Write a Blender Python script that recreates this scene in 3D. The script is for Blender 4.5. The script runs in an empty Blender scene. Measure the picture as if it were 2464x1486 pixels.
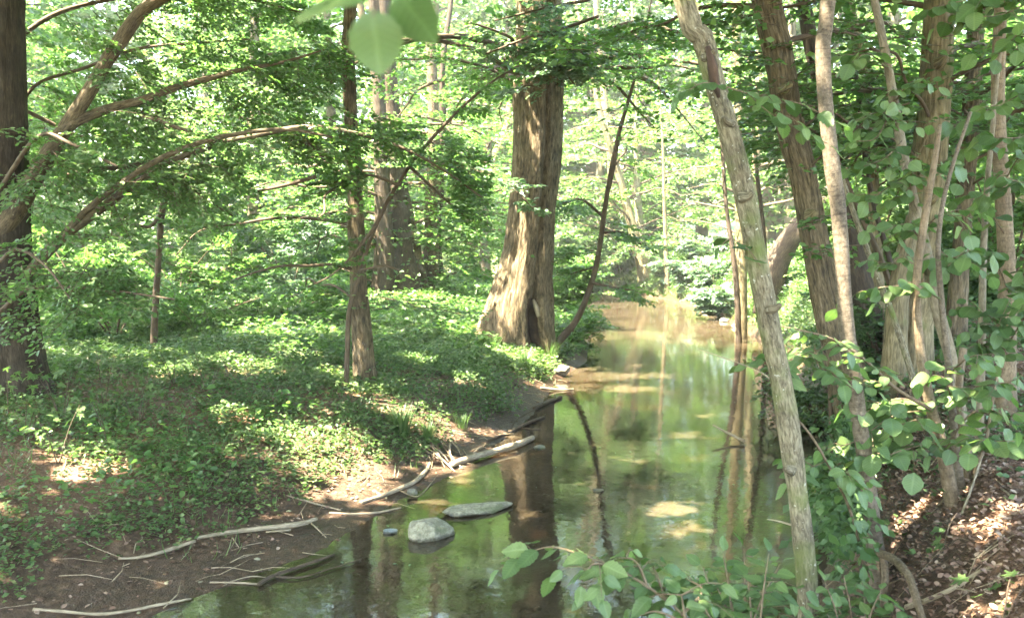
import bpy, math, random
import numpy as np
from mathutils import Vector, Matrix

random.seed(11)
rng = np.random.default_rng(11)
scene = bpy.context.scene
COL = scene.collection

# ------------------------------------------------------------------ camera, sky, sun, exposure
FPX, CX, CY, HOR = 2134.0, 1232.0, 743.0, 570.0       # focal length and horizon in photo units (2464 wide)
EYE = np.array((0.0, 0.0, 2.5))
PITCH = math.atan((CY - HOR) / FPX)
cam_data = bpy.data.cameras.new('camera')
cam_data.sensor_width = 36
cam_data.lens = 36 * FPX / 2464
cam_data.clip_start, cam_data.clip_end = 0.05, 1500
cam_data.dof.use_dof = True
cam_data.dof.focus_distance = 9.0
cam_data.dof.aperture_fstop = 4.0
cam = bpy.data.objects.new('camera', cam_data)
cam.location = EYE
cam.rotation_euler = (math.pi / 2 - PITCH, 0, 0)
COL.objects.link(cam)
scene.camera = cam

SUN = np.array((-0.50, -0.22, 1.10)); SUN /= np.linalg.norm(SUN)
elev = math.asin(SUN[2]); azim = math.atan2(SUN[0], SUN[1])
world = bpy.data.worlds.new('World'); scene.world = world
world.use_nodes = True
wn = world.node_tree; bg = wn.nodes['Background']
sky = wn.nodes.new('ShaderNodeTexSky')
sky.sky_type = 'NISHITA'; sky.sun_disc = False
sky.sun_elevation = elev; sky.sun_rotation = azim % (2 * math.pi)
sky.air_density = 1.0; sky.dust_density = 2.0; sky.ozone_density = 1.0
wn.links.new(sky.outputs[0], bg.inputs[0]); bg.inputs[1].default_value = 0.15
sd = bpy.data.lights.new('sun', 'SUN'); sd.energy = 5.0; sd.angle = math.radians(0.53); sd.color = (1.0, 0.95, 0.86)
sun = bpy.data.objects.new('sun', sd); COL.objects.link(sun)
sun.rotation_euler = Vector(SUN).to_track_quat('Z', 'Y').to_euler()
scene.view_settings.view_transform = 'Standard'
scene.view_settings.look = 'None'
scene.view_settings.exposure = 4.5
scene.view_settings.use_white_balance = True
scene.view_settings.white_balance_temperature = 7450
scene.view_settings.white_balance_tint = 6
scene.view_settings.gamma = 1
scene.view_settings.use_curve_mapping = False
cy = scene.cycles
cy.max_bounces = 7; cy.diffuse_bounces = 4; cy.glossy_bounces = 3; cy.transmission_bounces = 4
cy.transparent_max_bounces = 6
cy.caustics_reflective = False; cy.caustics_refractive = False
cy.sample_clamp_indirect = 6.0
cy.use_denoising = True
cy.use_adaptive_sampling = True; cy.adaptive_threshold = 0.02

# ------------------------------------------------------------------ small maths
def at(px, py, Y):
    u = (px - CX) / FPX; v = (CY - py) / FPX
    d = np.array((u, math.cos(PITCH) + v * math.sin(PITCH), -math.sin(PITCH) + v * math.cos(PITCH)))
    return EYE + d * (Y / d[1])

def project(P):
    d = P - EYE
    f = d[:, 1] * math.cos(PITCH) - d[:, 2] * math.sin(PITCH)
    u = d[:, 1] * math.sin(PITCH) + d[:, 2] * math.cos(PITCH)
    f = np.where(f < 0.05, 0.05, f)
    return CX + FPX * d[:, 0] / f, CY - FPX * u / f, d[:, 1]

def unit(a):
    return a / np.maximum(np.linalg.norm(a, axis=-1, keepdims=True), 1e-9)

def _hash(ix, iy, iz, s):
    h = (ix * 374761393 + iy * 668265263 + iz * 2147483647 + s * 1274126177) & 0xffffffff
    h = ((h ^ (h >> 13)) * 1274126177) & 0xffffffff
    h = (h ^ (h >> 16)) & 0xffff
    return h / 65535.0

def noise3(P, s=0):
    P = np.asarray(P, float)
    i = np.floor(P).astype(np.int64); f = P - i; f = f * f * (3 - 2 * f)
    r = 0
    for dx in (0, 1):
        for dy in (0, 1):
            for dz in (0, 1):
                w = (f[..., 0] if dx else 1 - f[..., 0]) * (f[..., 1] if dy else 1 - f[..., 1]) * (f[..., 2] if dz else 1 - f[..., 2])
                r = r + w * _hash(i[..., 0] + dx, i[..., 1] + dy, i[..., 2] + dz, s)
    return r

def noise2(x, y, s=0):
    return noise3(np.stack([x, y, np.zeros_like(x)], -1), s)

def fbm2(x, y, s=0, o=3):
    r = 0; a = 0.5
    for k in range(o):
        r = r + a * noise2(x * 2 ** k, y * 2 ** k, s + k); a *= 0.5
    return r / (1 - 0.5 ** o)

# ------------------------------------------------------------------ the stream and the land
LEFT = np.array([(-3.4, -8), (-3.0, 0), (-3.1, 4), (-2.25, 5.9), (-1.52, 6.9), (-1.05, 8.3), (-0.45, 9.5), (0.3, 12.3), (0.78, 15.2),
                 (1.5, 17.7), (2.3, 25.4), (2.6, 33), (1.6, 38), (-2, 42), (-9, 45), (-30, 52), (-90, 60)])
RIGHT = np.array([(0.2, -8), (0.7, 0), (1.5, 4), (2.05, 5.8), (2.55, 6.9), (3.5, 9.0), (4.35, 11), (5.0, 14.5), (5.6, 18.5), (6.1, 21.5),
                  (6.4, 26), (6.5, 31.5), (6.1, 36.5), (4.6, 41.5), (-0.5, 46.5), (-8, 49.5), (-30, 57), (-90, 66)])
RIVER = np.vstack([LEFT, RIGHT[::-1]])

def dist_poly(x, y, pts):
    best = np.full(x.shape, 1e9)
    for (ax, ay), (bx, by) in zip(pts[:-1], pts[1:]):
        dx, dy = bx - ax, by - ay
        t = np.clip(((x - ax) * dx + (y - ay) * dy) / (dx * dx + dy * dy), 0, 1)
        best = np.minimum(best, np.hypot(x - ax - t * dx, y - ay - t * dy))
    return best

def inside(x, y, poly):
    r = np.zeros(x.shape, bool); n = len(poly)
    for k in range(n):
        ax, ay = poly[k]; bx, by = poly[(k + 1) % n]
        c = ((ay > y) != (by > y)) & (x < (bx - ax) * (y - ay) / ((by - ay) + 1e-12) + ax)
        r ^= c
    return r

def land(x, y):
    """height, distance to the left edge, to the right edge, in-river flag"""
    x = np.asarray(x, float); y = np.asarray(y, float)
    wob = (fbm2(x * 1.3 + 9, y * 1.3, 5) - 0.5) * 0.35
    dl = dist_poly(x, y, LEFT); dr = dist_poly(x, y, RIGHT)
    ins = inside(x, y, RIVER)
    left = (~ins) & (dl <= dr)
    dlw = np.maximum(dl + wob * np.clip(dl, 0, 1), 0)
    drw = np.maximum(dr + wob * 0.5 * np.clip(dr, 0, 1), 0)
    beach = np.interp(y, [0, 9, 11, 13, 40], [0.95, 0.85, 0.55, 0.3, 0.3])
    hl = np.where(dlw < beach, 0.11 * dlw / np.maximum(beach, 0.01), 0.11 + np.interp(dlw - beach, [0, 0.35, 0.7, 1.7, 4.5, 9, 20, 60], [0, 0.16, 0.27, 0.42, 0.66, 0.86, 1.0, 1.3]))
    wr = np.interp(y, [0, 7, 9, 13.5, 17, 25, 40], [1.0, 1.0, 0.55, 0.6, 0.8, 1.1, 1.6])
    hr = np.interp(drw / wr, [0, 0.12, 0.45, 0.95, 2.5, 6, 20, 60], [0.0, 0.16, 0.52, 0.98, 1.25, 1.5, 1.7, 2.2])
    hr = hr * np.interp(y, [0, 17, 27, 60], [1, 1, 1.5, 1.4])
    d = np.minimum(dl, dr)
    bed = -0.015 - 0.30 * np.clip(d / 1.6, 0, 1) ** 0.8 + 0.06 * (fbm2(x * 0.8, y * 0.8, 3) - 0.4)
    bed = np.where(y < 9, bed * 0.75, bed)
    h = np.where(ins, bed, np.where(left, hl, hr))
    bumps = (fbm2(x * 0.9, y * 0.9, 1) - 0.5) * 0.16 * np.clip(d / 1.2, 0, 1) + (fbm2(x * 5, y * 5, 2) - 0.5) * 0.045 * np.clip(d / 0.3, 0.15, 1)
    far = np.hypot(x, y)
    hills = np.clip((far - 70) / 150, 0, 1) ** 1.3 * 16
    return h + np.where(ins, 0.3, 1.0) * bumps + hills, dl, dr, ins

def gz(x, y):
    return float(land(np.array([x]), np.array([y]))[0][0])

def ground_at(px, py, lift=0.0):
    """the point of the land seen at a photo position"""
    u = at(px, py, 1.0) - EYE
    t = np.concatenate([np.arange(2.0, 30, 0.02), np.arange(30, 120, 0.2)])
    P = EYE + u[None, :] * t[:, None]
    h = np.maximum(land(P[:, 0], P[:, 1])[0], 0) + lift
    k = np.argmax(P[:, 2] < h)
    return np.array((P[k, 0], P[k, 1], h[k]))

# ------------------------------------------------------------------ mesh and object helpers
def mesh_np(name, V, faces_list, attrs=None, smooth=False):
    """faces_list: list of int arrays (n,k)"""
    me = bpy.data.meshes.new(name)
    V = np.asarray(V, np.float32)
    me.vertices.add(len(V)); me.vertices.foreach_set('co', V.ravel())
    tot = sum(f.size for f in faces_list); n = sum(len(f) for f in faces_list)
    loops = np.concatenate([f.ravel() for f in faces_list]).astype(np.int32)
    lens = np.concatenate([np.full(len(f), f.shape[1], np.int32) for f in faces_list])
    starts = np.concatenate([[0], np.cumsum(lens)[:-1]]).astype(np.int32)
    me.loops.add(tot); me.loops.foreach_set('vertex_index', loops)
    me.polygons.add(n); me.polygons.foreach_set('loop_start', starts); me.polygons.foreach_set('loop_total', lens)
    if smooth:
        me.polygons.foreach_set('use_smooth', np.ones(n, bool))
    for k, a in (attrs or {}).items():
        a = np.asarray(a, np.float32)
        if a.ndim == 1:
            me.attributes.new(k, 'FLOAT', 'POINT').data.foreach_set('value', a)
        else:
            me.attributes.new(k, 'FLOAT_VECTOR', 'POINT').data.foreach_set('vector', a.ravel())
    me.update(calc_edges=True)
    return me

def link(name, me, mat=None, parent=None, loc=None):
    o = bpy.data.objects.new(name, me)
    if mat is not None:
        if me.materials: me.materials[0] = mat
        else: me.materials.append(mat)
    COL.objects.link(o)
    if parent is not None: o.parent = parent
    if loc is not None: o.location = loc
    return o

def empty(name, loc, label, cat, group=None):
    o = bpy.data.objects.new(name, None); o.empty_display_size = 0.2
    o.location = [float(v) for v in loc]; COL.objects.link(o)
    return tag(o, label, cat, group)

def tag(o, label=None, cat=None, group=None, kind=None):
    if label: o['label'] = label
    if cat: o['category'] = cat
    if group: o['group'] = group
    if kind: o['kind'] = kind
    return o

class Geo:
    """collects tubes, then builds ONE mesh"""
    def __init__(s): s.V = []; s.Q = []; s.T = []; s.B = []; s.n = 0
    def tube(s, pts, radii, sides=8, step=None, ridge=0.0, nridge=14, lobes=0.0, nlobe=5, wob=0.0, cap=True, seed=0, lobe_at=None):
        pts = np.asarray(pts, float); radii = np.asarray(radii, float)
        if len(pts) > 2 or step:
            pts, radii = resample(pts, radii, step)
        n = len(pts)
        T = unit(np.gradient(pts, axis=0))
        ref = np.array((0, 1.0, 0)) if abs(T[0, 1]) < 0.8 else np.array((1.0, 0, 0))
        A = unit(np.cross(T, ref)); B = np.cross(T, A)
        L = np.concatenate([[0], np.cumsum(np.linalg.norm(np.diff(pts, axis=0), axis=1))])
        th = np.linspace(0, 2 * np.pi, sides, endpoint=False)
        c, si = np.cos(th)[None, :], np.sin(th)[None, :]
        R = radii[:, None] * np.ones((1, sides))
        Lg = L[:, None] + 0 * R; rm = max(radii.mean(), 1e-4)
        if ridge:
            k = nridge / (2 * np.pi)
            q = np.stack([c * k * 1.4 + 0 * R + 7, si * k * 1.4 + 0 * R + 3, Lg / (rm * 2 * np.pi / nridge * 8.0)], -1)
            nn = noise3(q, seed); rd = 1 - np.abs(2 * nn - 1)
            q2 = q * 2.3; nn2 = noise3(q2, seed + 4)
            R = R * (1 + ridge * (rd - 0.6) + ridge * 0.5 * (nn2 - 0.5))
        if wob:
            q = np.stack([c * 0.9 + 0 * R + seed, si * 0.9 + 0 * R, Lg / (rm * 4)], -1)
            R = R * (1 + wob * (noise3(q, seed + 9) - 0.5) * 2)
        if lobes:
            fall = np.ones(n) if lobe_at is None else lobe_at(L / L[-1])
            R = R * (1 + lobes * fall[:, None] * np.abs(np.sin(th * nlobe / 2.0 + seed))[None, :])
        V = pts[:, None, :] + A[:, None, :] * (R * c)[..., None] + B[:, None, :] * (R * si)[..., None]
        bk = np.stack([radii.mean() * c + 0 * R, radii.mean() * si + 0 * R, Lg], -1)
        i = np.arange(n - 1)[:, None] * sides; j = np.arange(sides)[None, :]; j2 = (j + 1) % sides
        Q = np.stack([i + j, i + j2, i + sides + j2, i + sides + j], -1).reshape(-1, 4) + s.n
        s.V.append(V.reshape(-1, 3)); s.B.append(bk.reshape(-1, 3)); s.Q.append(Q)
        m = n * sides
        if cap:
            s.V.append(np.array([pts[0] - T[0] * radii[0] * 0.25, pts[-1] + T[-1] * radii[-1] * 0.25])); s.B.append(np.array([(0, 0, 0), (0, 0, L[-1])]))
            j = np.arange(sides); j2 = (j + 1) % sides
            s.T.append(np.stack([np.full(sides, m), j2, j], -1) + s.n)
            s.T.append(np.stack([np.full(sides, m + 1), (n - 1) * sides + j, (n - 1) * sides + j2], -1) + s.n)
            m += 2
        s.n += m
        return pts, radii
    def prisms(s, A, B, ra, rb):
        """many straight 3-sided twigs at once"""
        N = len(A)
        if not N: return
        D = unit(B - A); ref = np.where(np.abs(D[:, 2:3]) < 0.9, np.array([[0, 0, 1.0]]), np.array([[1.0, 0, 0]]))
        X = unit(np.cross(D, ref)); Y = np.cross(D, X)
        V = []
        for P, r in ((A, ra), (B, rb)):
            for k in range(3):
                a = 2 * math.pi * k / 3
                V.append(P + (X * math.cos(a) + Y * math.sin(a)) * np.reshape(r, (-1, 1)))
        V = np.stack(V, 1)
        base = (np.arange(N) * 6)[:, None] + s.n
        for k in range(3):
            k2 = (k + 1) % 3
            s.Q.append(base + np.array([[k, k2, 3 + k2, 3 + k]]))
        s.V.append(V.reshape(-1, 3)); s.B.append(V.reshape(-1, 3) * 0.3); s.n += 6 * N
    def build(s, name, mat, parent=None, origin=(0, 0, 0), smooth=True):
        V = np.concatenate(s.V) - np.asarray(origin)
        F = []
        if s.Q: F.append(np.concatenate(s.Q))
        if s.T: F.append(np.concatenate(s.T))
        me = mesh_np(name, V, F, {'bk': np.concatenate(s.B)}, smooth)
        return link(name, me, mat, parent)

def resample(pts, rad, step=None):
    pts = np.asarray(pts, float); rad = np.asarray(rad, float)
    n = len(pts)
    if n == 2:
        k = max(2, int(np.linalg.norm(pts[1] - pts[0]) / (step or 1)) + 1); t = np.linspace(0, 1, k)[:, None]
        return pts[0] * (1 - t) + pts[1] * t, rad[0] * (1 - t[:, 0]) + rad[1] * t[:, 0]
    P = np.vstack([2 * pts[0] - pts[1], pts, 2 * pts[-1] - pts[-2]]); out = []; ro = []
    for i in range(n - 1):
        L = np.linalg.norm(pts[i + 1] - pts[i])
        k = max(2, int(L / step)) if step else 5
        for q in range(k):
            t = q / k
            p0, p1, p2, p3 = P[i:i + 4]
            out.append(0.5 * (2 * p1 + (p2 - p0) * t + (2 * p0 - 5 * p1 + 4 * p2 - p3) * t * t + (3 * p1 - p0 - 3 * p2 + p3) * t ** 3))
            ro.append(rad[i] * (1 - t) + rad[i + 1] * t)
    out.append(pts[-1]); ro.append(rad[-1])
    return np.array(out), np.array(ro)

# ------------------------------------------------------------------ materials
def new_mat(name):
    m = bpy.data.materials.new(name); m.use_nodes = True
    nt = m.node_tree; nt.nodes.clear()
    return m, nt, (lambda t, **k: _node(nt, t, k))

def _node(nt, t, k):
    n = nt.nodes.new('ShaderNode' + t)
    for a, v in k.items(): setattr(n, a, v)
    return n

def ramp(nt, pos_cols):
    r = nt.nodes.new('ShaderNodeValToRGB'); e = r.color_ramp.elements
    while len(e) < len(pos_cols): e.new(0.5)
    for el, (p, c) in zip(e, pos_cols):
        el.position = p; el.color = (*c, 1)
    return r

def leaf_mat(name, cols, trans=0.42, tcol=(1.22, 1.5, 0.80), rough=0.42, spec=0.45, veins=False, objrand=False):
    m, nt, N = new_mat(name); L = nt.links.new
    if objrand:
        r = N('ObjectInfo').outputs['Random']
    else:
        r = N('NewGeometry').outputs['Random Per Island']
    cr = ramp(nt, cols); L(r, cr.inputs[0])
    col = cr.outputs[0]
    bs = N('BsdfPrincipled'); bs.inputs['Roughness'].default_value = rough; bs.inputs['Specular IOR Level'].default_value = spec
    if veins:
        at_ = N('Attribute', attribute_name='lf'); sp = N('SeparateXYZ'); L(at_.outputs['Vector'], sp.inputs[0])
        ab = N('Math', operation='ABSOLUTE'); L(sp.outputs[1], ab.inputs[0])
        m1 = N('Math', operation='MULTIPLY_ADD'); L(ab.outputs[0], m1.inputs[0]); m1.inputs[1].default_value = -0.55; L(sp.outputs[0], m1.inputs[2])
        m2 = N('Math', operation='MULTIPLY'); L(m1.outputs[0], m2.inputs[0]); m2.inputs[1].default_value = 9.0
        fr = N('Math', operation='PINGPONG'); L(m2.outputs[0], fr.inputs[0]); fr.inputs[1].default_value = 0.5
        v1 = N('MapRange'); L(fr.outputs[0], v1.inputs[0]); v1.inputs[1].default_value = 0.0; v1.inputs[2].default_value = 0.14; v1.inputs[3].default_value = 1; v1.inputs[4].default_value = 0
        v2 = N('MapRange'); L(ab.outputs[0], v2.inputs[0]); v2.inputs[1].default_value = 0.02; v2.inputs[2].default_value = 0.06; v2.inputs[3].default_value = 1; v2.inputs[4].default_value = 0
        mx = N('Math', operation='MAXIMUM'); L(v1.outputs[0], mx.inputs[0]); L(v2.outputs[0], mx.inputs[1])
        mc = N('MixRGB', blend_type='MULTIPLY'); mf = N('Math', operation='MULTIPLY'); L(mx.outputs[0], mf.inputs[0]); mf.inputs[1].default_value = 0.6
        mc.blend_type = 'MIX'; L(mf.outputs[0], mc.inputs[0]); L(col, mc.inputs[1])
        hv = N('Mix', data_type='RGBA'); hv.blend_type = 'MULTIPLY'; hv.inputs[0].default_value = 1; L(col, hv.inputs[6]); hv.inputs[7].default_value = (1.5, 1.4, 1.6, 1)
        L(hv.outputs[2], mc.inputs[2]); col = mc.outputs[0]
        bp = N('Bump'); bp.inputs['Strength'].default_value = 0.5; bp.inputs['Distance'].default_value = 0.002; bp.invert = True
        L(mx.outputs[0], bp.inputs['Height']); L(bp.outputs[0], bs.inputs['Normal'])
    L(col, bs.inputs['Base Color'])
    tm = N('Mix', data_type='RGBA'); tm.blend_type = 'MULTIPLY'; tm.inputs[0].default_value = 1; L(col, tm.inputs[6]); tm.inputs[7].default_value = (*tcol, 1)
    tr = N('BsdfTranslucent'); L(tm.outputs[2], tr.inputs[0])
    mix = N('MixShader'); mix.inputs[0].default_value = trans
    L(bs.outputs[0], mix.inputs[1]); L(tr.outputs[0], mix.inputs[2])
    out = N('OutputMaterial'); L(mix.outputs[0], out.inputs[0])
    return m

def bark_mat(name, cols, moss=None, scale=60, zs=0.16, bump=0.8, spots=None, dist=0.01, rings=0.0):
    m, nt, N = new_mat(name); L = nt.links.new
    a = N('Attribute', attribute_name='bk')
    mp = N('Mapping'); L(a.outputs['Vector'], mp.inputs[0]); mp.inputs['Scale'].default_value = (scale, scale, scale * zs)
    n1 = N('TexNoise'); n1.inputs['Scale'].default_value = 1.0; n1.inputs['Detail'].default_value = 5; n1.inputs['Roughness'].default_value = 0.65; n1.inputs['Distortion'].default_value = 0.4
    L(mp.outputs[0], n1.inputs['Vector'])
    n2 = N('TexNoise'); n2.inputs['Scale'].default_value = 4.5; n2.inputs['Detail'].default_value = 4; L(a.outputs['Vector'], n2.inputs['Vector'])
    cr = ramp(nt, cols); L(n1.outputs[0], cr.inputs[0])
    col = cr.outputs[0]
    big = N('Mix', data_type='RGBA'); big.blend_type = 'MULTIPLY'; big.inputs[0].default_value = 1
    cb = ramp(nt, [(0.3, (0.7, 0.68, 0.66)), (0.7, (1.25, 1.22, 1.18))]); L(n2.outputs[0], cb.inputs[0])
    L(col, big.inputs[6]); L(cb.outputs[0], big.inputs[7]); col = big.outputs[2]
    if moss:
        n3 = N('TexNoise'); n3.inputs['Scale'].default_value = 3.1; n3.inputs['Detail'].default_value = 6; L(a.outputs['Vector'], n3.inputs['Vector'])
        mr = ramp(nt, [(moss[1], (0, 0, 0)), (moss[1] + 0.16, (1, 1, 1))]); L(n3.outputs[0], mr.inputs[0])
        mm = N('MixRGB'); L(mr.outputs[0], mm.inputs[0]); L(col, mm.inputs[1]); mm.inputs[2].default_value = (*moss[0], 1); col = mm.outputs[0]
    if spots:
        vo = N('TexNoise'); vo.inputs['Scale'].default_value = spots[2]; vo.inputs['Detail'].default_value = 3; L(a.outputs['Vector'], vo.inputs['Vector'])
        sr = ramp(nt, [(spots[1], (0, 0, 0)), (spots[1] + 0.05, (1, 1, 1))]); L(vo.outputs[0], sr.inputs[0])
        mm = N('MixRGB'); L(sr.outputs[0], mm.inputs[0]); L(col, mm.inputs[1]); mm.inputs[2].default_value = (*spots[0], 1); col = mm.outputs[0]
    if rings:
        mp2 = N('Mapping'); L(a.outputs['Vector'], mp2.inputs[0]); mp2.inputs['Scale'].default_value = (9, 9, 75)
        n4 = N('TexNoise'); n4.inputs['Scale'].default_value = 1.0; n4.inputs['Detail'].default_value = 3; L(mp2.outputs[0], n4.inputs['Vector'])
        rr = ramp(nt, [(0.56, (1, 1, 1)), (0.63, (0.45, 0.42, 0.4))]); L(n4.outputs[0], rr.inputs[0])
        mm = N('Mix', data_type='RGBA'); mm.blend_type = 'MULTIPLY'; mm.inputs[0].default_value = rings; L(col, mm.inputs[6]); L(rr.outputs[0], mm.inputs[7]); col = mm.outputs[2]
    bs = N('BsdfPrincipled'); bs.inputs['Roughness'].default_value = 0.85; bs.inputs['Specular IOR Level'].default_value = 0.2
    L(col, bs.inputs['Base Color'])
    bp = N('Bump'); bp.inputs['Strength'].default_value = bump; bp.inputs['Distance'].default_value = dist
    L(n1.outputs[0], bp.inputs['Height']); L(bp.outputs[0], bs.inputs['Normal'])
    out = N('OutputMaterial'); L(bs.outputs[0], out.inputs[0])
    return m

M = {}
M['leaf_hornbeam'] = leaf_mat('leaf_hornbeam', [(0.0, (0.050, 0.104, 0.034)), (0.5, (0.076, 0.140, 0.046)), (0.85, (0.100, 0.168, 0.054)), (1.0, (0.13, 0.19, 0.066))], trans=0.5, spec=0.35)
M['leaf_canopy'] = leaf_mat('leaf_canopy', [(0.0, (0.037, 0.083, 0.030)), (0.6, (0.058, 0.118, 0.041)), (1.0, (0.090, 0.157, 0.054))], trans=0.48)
M['leaf_far'] = leaf_mat('leaf_far', [(0.0, (0.058, 0.108, 0.041)), (0.55, (0.093, 0.152, 0.057)), (1.0, (0.138, 0.186, 0.081))], trans=0.5)
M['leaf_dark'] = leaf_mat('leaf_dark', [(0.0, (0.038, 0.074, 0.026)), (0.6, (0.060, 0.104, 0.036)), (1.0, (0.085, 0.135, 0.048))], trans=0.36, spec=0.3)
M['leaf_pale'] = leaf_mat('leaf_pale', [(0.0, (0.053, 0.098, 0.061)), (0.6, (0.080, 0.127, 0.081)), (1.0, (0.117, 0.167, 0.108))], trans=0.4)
M['leaf_cover'] = leaf_mat('leaf_cover', [(0.0, (0.046, 0.086, 0.030)), (0.55, (0.074, 0.122, 0.042)), (0.9, (0.104, 0.152, 0.056)), (1.0, (0.16, 0.17, 0.075))], trans=0.38, rough=0.5, spec=0.28)
M['grass'] = leaf_mat('grass', [(0.0, (0.048, 0.093, 0.030)), (0.6, (0.074, 0.127, 0.041)), (1.0, (0.127, 0.157, 0.074))], trans=0.4)
M['litter'] = leaf_mat('litter', [(0.0, (0.070, 0.042, 0.029)), (0.4, (0.135, 0.082, 0.058)), (0.8, (0.21, 0.14, 0.104)), (1.0, (0.32, 0.245, 0.19))], trans=0.1, tcol=(1.2, 0.9, 0.7), rough=0.65, spec=0.25)
M['near_leaf'] = leaf_mat('near_leaf', [(0.0, (0.060, 0.105, 0.036)), (0.5, (0.085, 0.138, 0.048)), (1.0, (0.125, 0.175, 0.062))], trans=0.44, rough=0.40, spec=0.42, veins=True, objrand=True)
M['near_leaf_dark'] = leaf_mat('near_leaf_dark', [(0.0, (0.048, 0.086, 0.028)), (0.5, (0.066, 0.112, 0.036)), (1.0, (0.095, 0.140, 0.046))], trans=0.42, rough=0.45, spec=0.25, veins=True, objrand=True)
M['bark_dark'] = bark_mat('bark_dark', [(0.30, (0.018, 0.013, 0.009)), (0.55, (0.050, 0.037, 0.026)), (0.75, (0.095, 0.070, 0.05))], scale=55)
M['bark_brown'] = bark_mat('bark_brown', [(0.34, (0.030, 0.022, 0.013)), (0.5, (0.100, 0.075, 0.044)), (0.70, (0.20, 0.155, 0.10))], scale=52, zs=0.13, bump=1.0, dist=0.045)
M['bark_limb'] = bark_mat('bark_limb', [(0.32, (0.030, 0.022, 0.014)), (0.5, (0.085, 0.064, 0.040)), (0.72, (0.16, 0.125, 0.08))], scale=70, zs=0.2, bump=0.6, spots=((0.26, 0.23, 0.17), 0.70, 30))
M['bark_olive'] = bark_mat('bark_olive', [(0.32, (0.045, 0.036, 0.020)), (0.5, (0.13, 0.105, 0.058)), (0.72, (0.22, 0.18, 0.11))], scale=60, zs=0.14, bump=1.0, moss=((0.10, 0.11, 0.04), 0.56))
M['bark_moss'] = bark_mat('bark_moss', [(0.34, (0.048, 0.040, 0.024)), (0.5, (0.14, 0.118, 0.076)), (0.70, (0.26, 0.23, 0.155))], scale=95, zs=0.22, bump=1.0, dist=0.02, moss=((0.095, 0.115, 0.030), 0.5), spots=((0.42, 0.40, 0.33), 0.66, 42))
M['bark_pale'] = bark_mat('bark_pale', [(0.30, (0.044, 0.034, 0.024)), (0.5, (0.100, 0.079, 0.056)), (0.75, (0.18, 0.148, 0.11))], scale=60, zs=0.8, bump=0.6, spots=((0.11, 0.085, 0.062), 0.60, 26), rings=0.6)
M['bark_hazel'] = bark_mat('bark_hazel', [(0.30, (0.062, 0.044, 0.028)), (0.5, (0.125, 0.092, 0.058)), (0.75, (0.20, 0.155, 0.105))], scale=90, zs=0.3, bump=0.5, rings=0.5)
M['bark_grey'] = bark_mat('bark_grey', [(0.30, (0.075, 0.060, 0.040)), (0.5, (0.14, 0.115, 0.078)), (0.75, (0.23, 0.195, 0.14))], scale=80, zs=0.3, bump=0.5)
M['twig'] = bark_mat('twig', [(0.30, (0.045, 0.032, 0.022)), (0.6, (0.10, 0.072, 0.048))], scale=80, bump=0.3)
M['dead_wood'] = bark_mat('dead_wood', [(0.28, (0.10, 0.080, 0.052)), (0.5, (0.24, 0.195, 0.135)), (0.75, (0.36, 0.31, 0.23))], scale=120, zs=0.12, bump=0.7, dist=0.006)
M['wet_wood'] = bark_mat('wet_wood', [(0.28, (0.030, 0.021, 0.014)), (0.6, (0.080, 0.058, 0.040))], scale=100, zs=0.15, bump=0.7)
M['cavity'] = bark_mat('cavity', [(0.3, (0.02, 0.013, 0.009)), (0.6, (0.06, 0.036, 0.024)), (0.8, (0.14, 0.085, 0.06))], scale=40, zs=0.12, bump=1.0)

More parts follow.
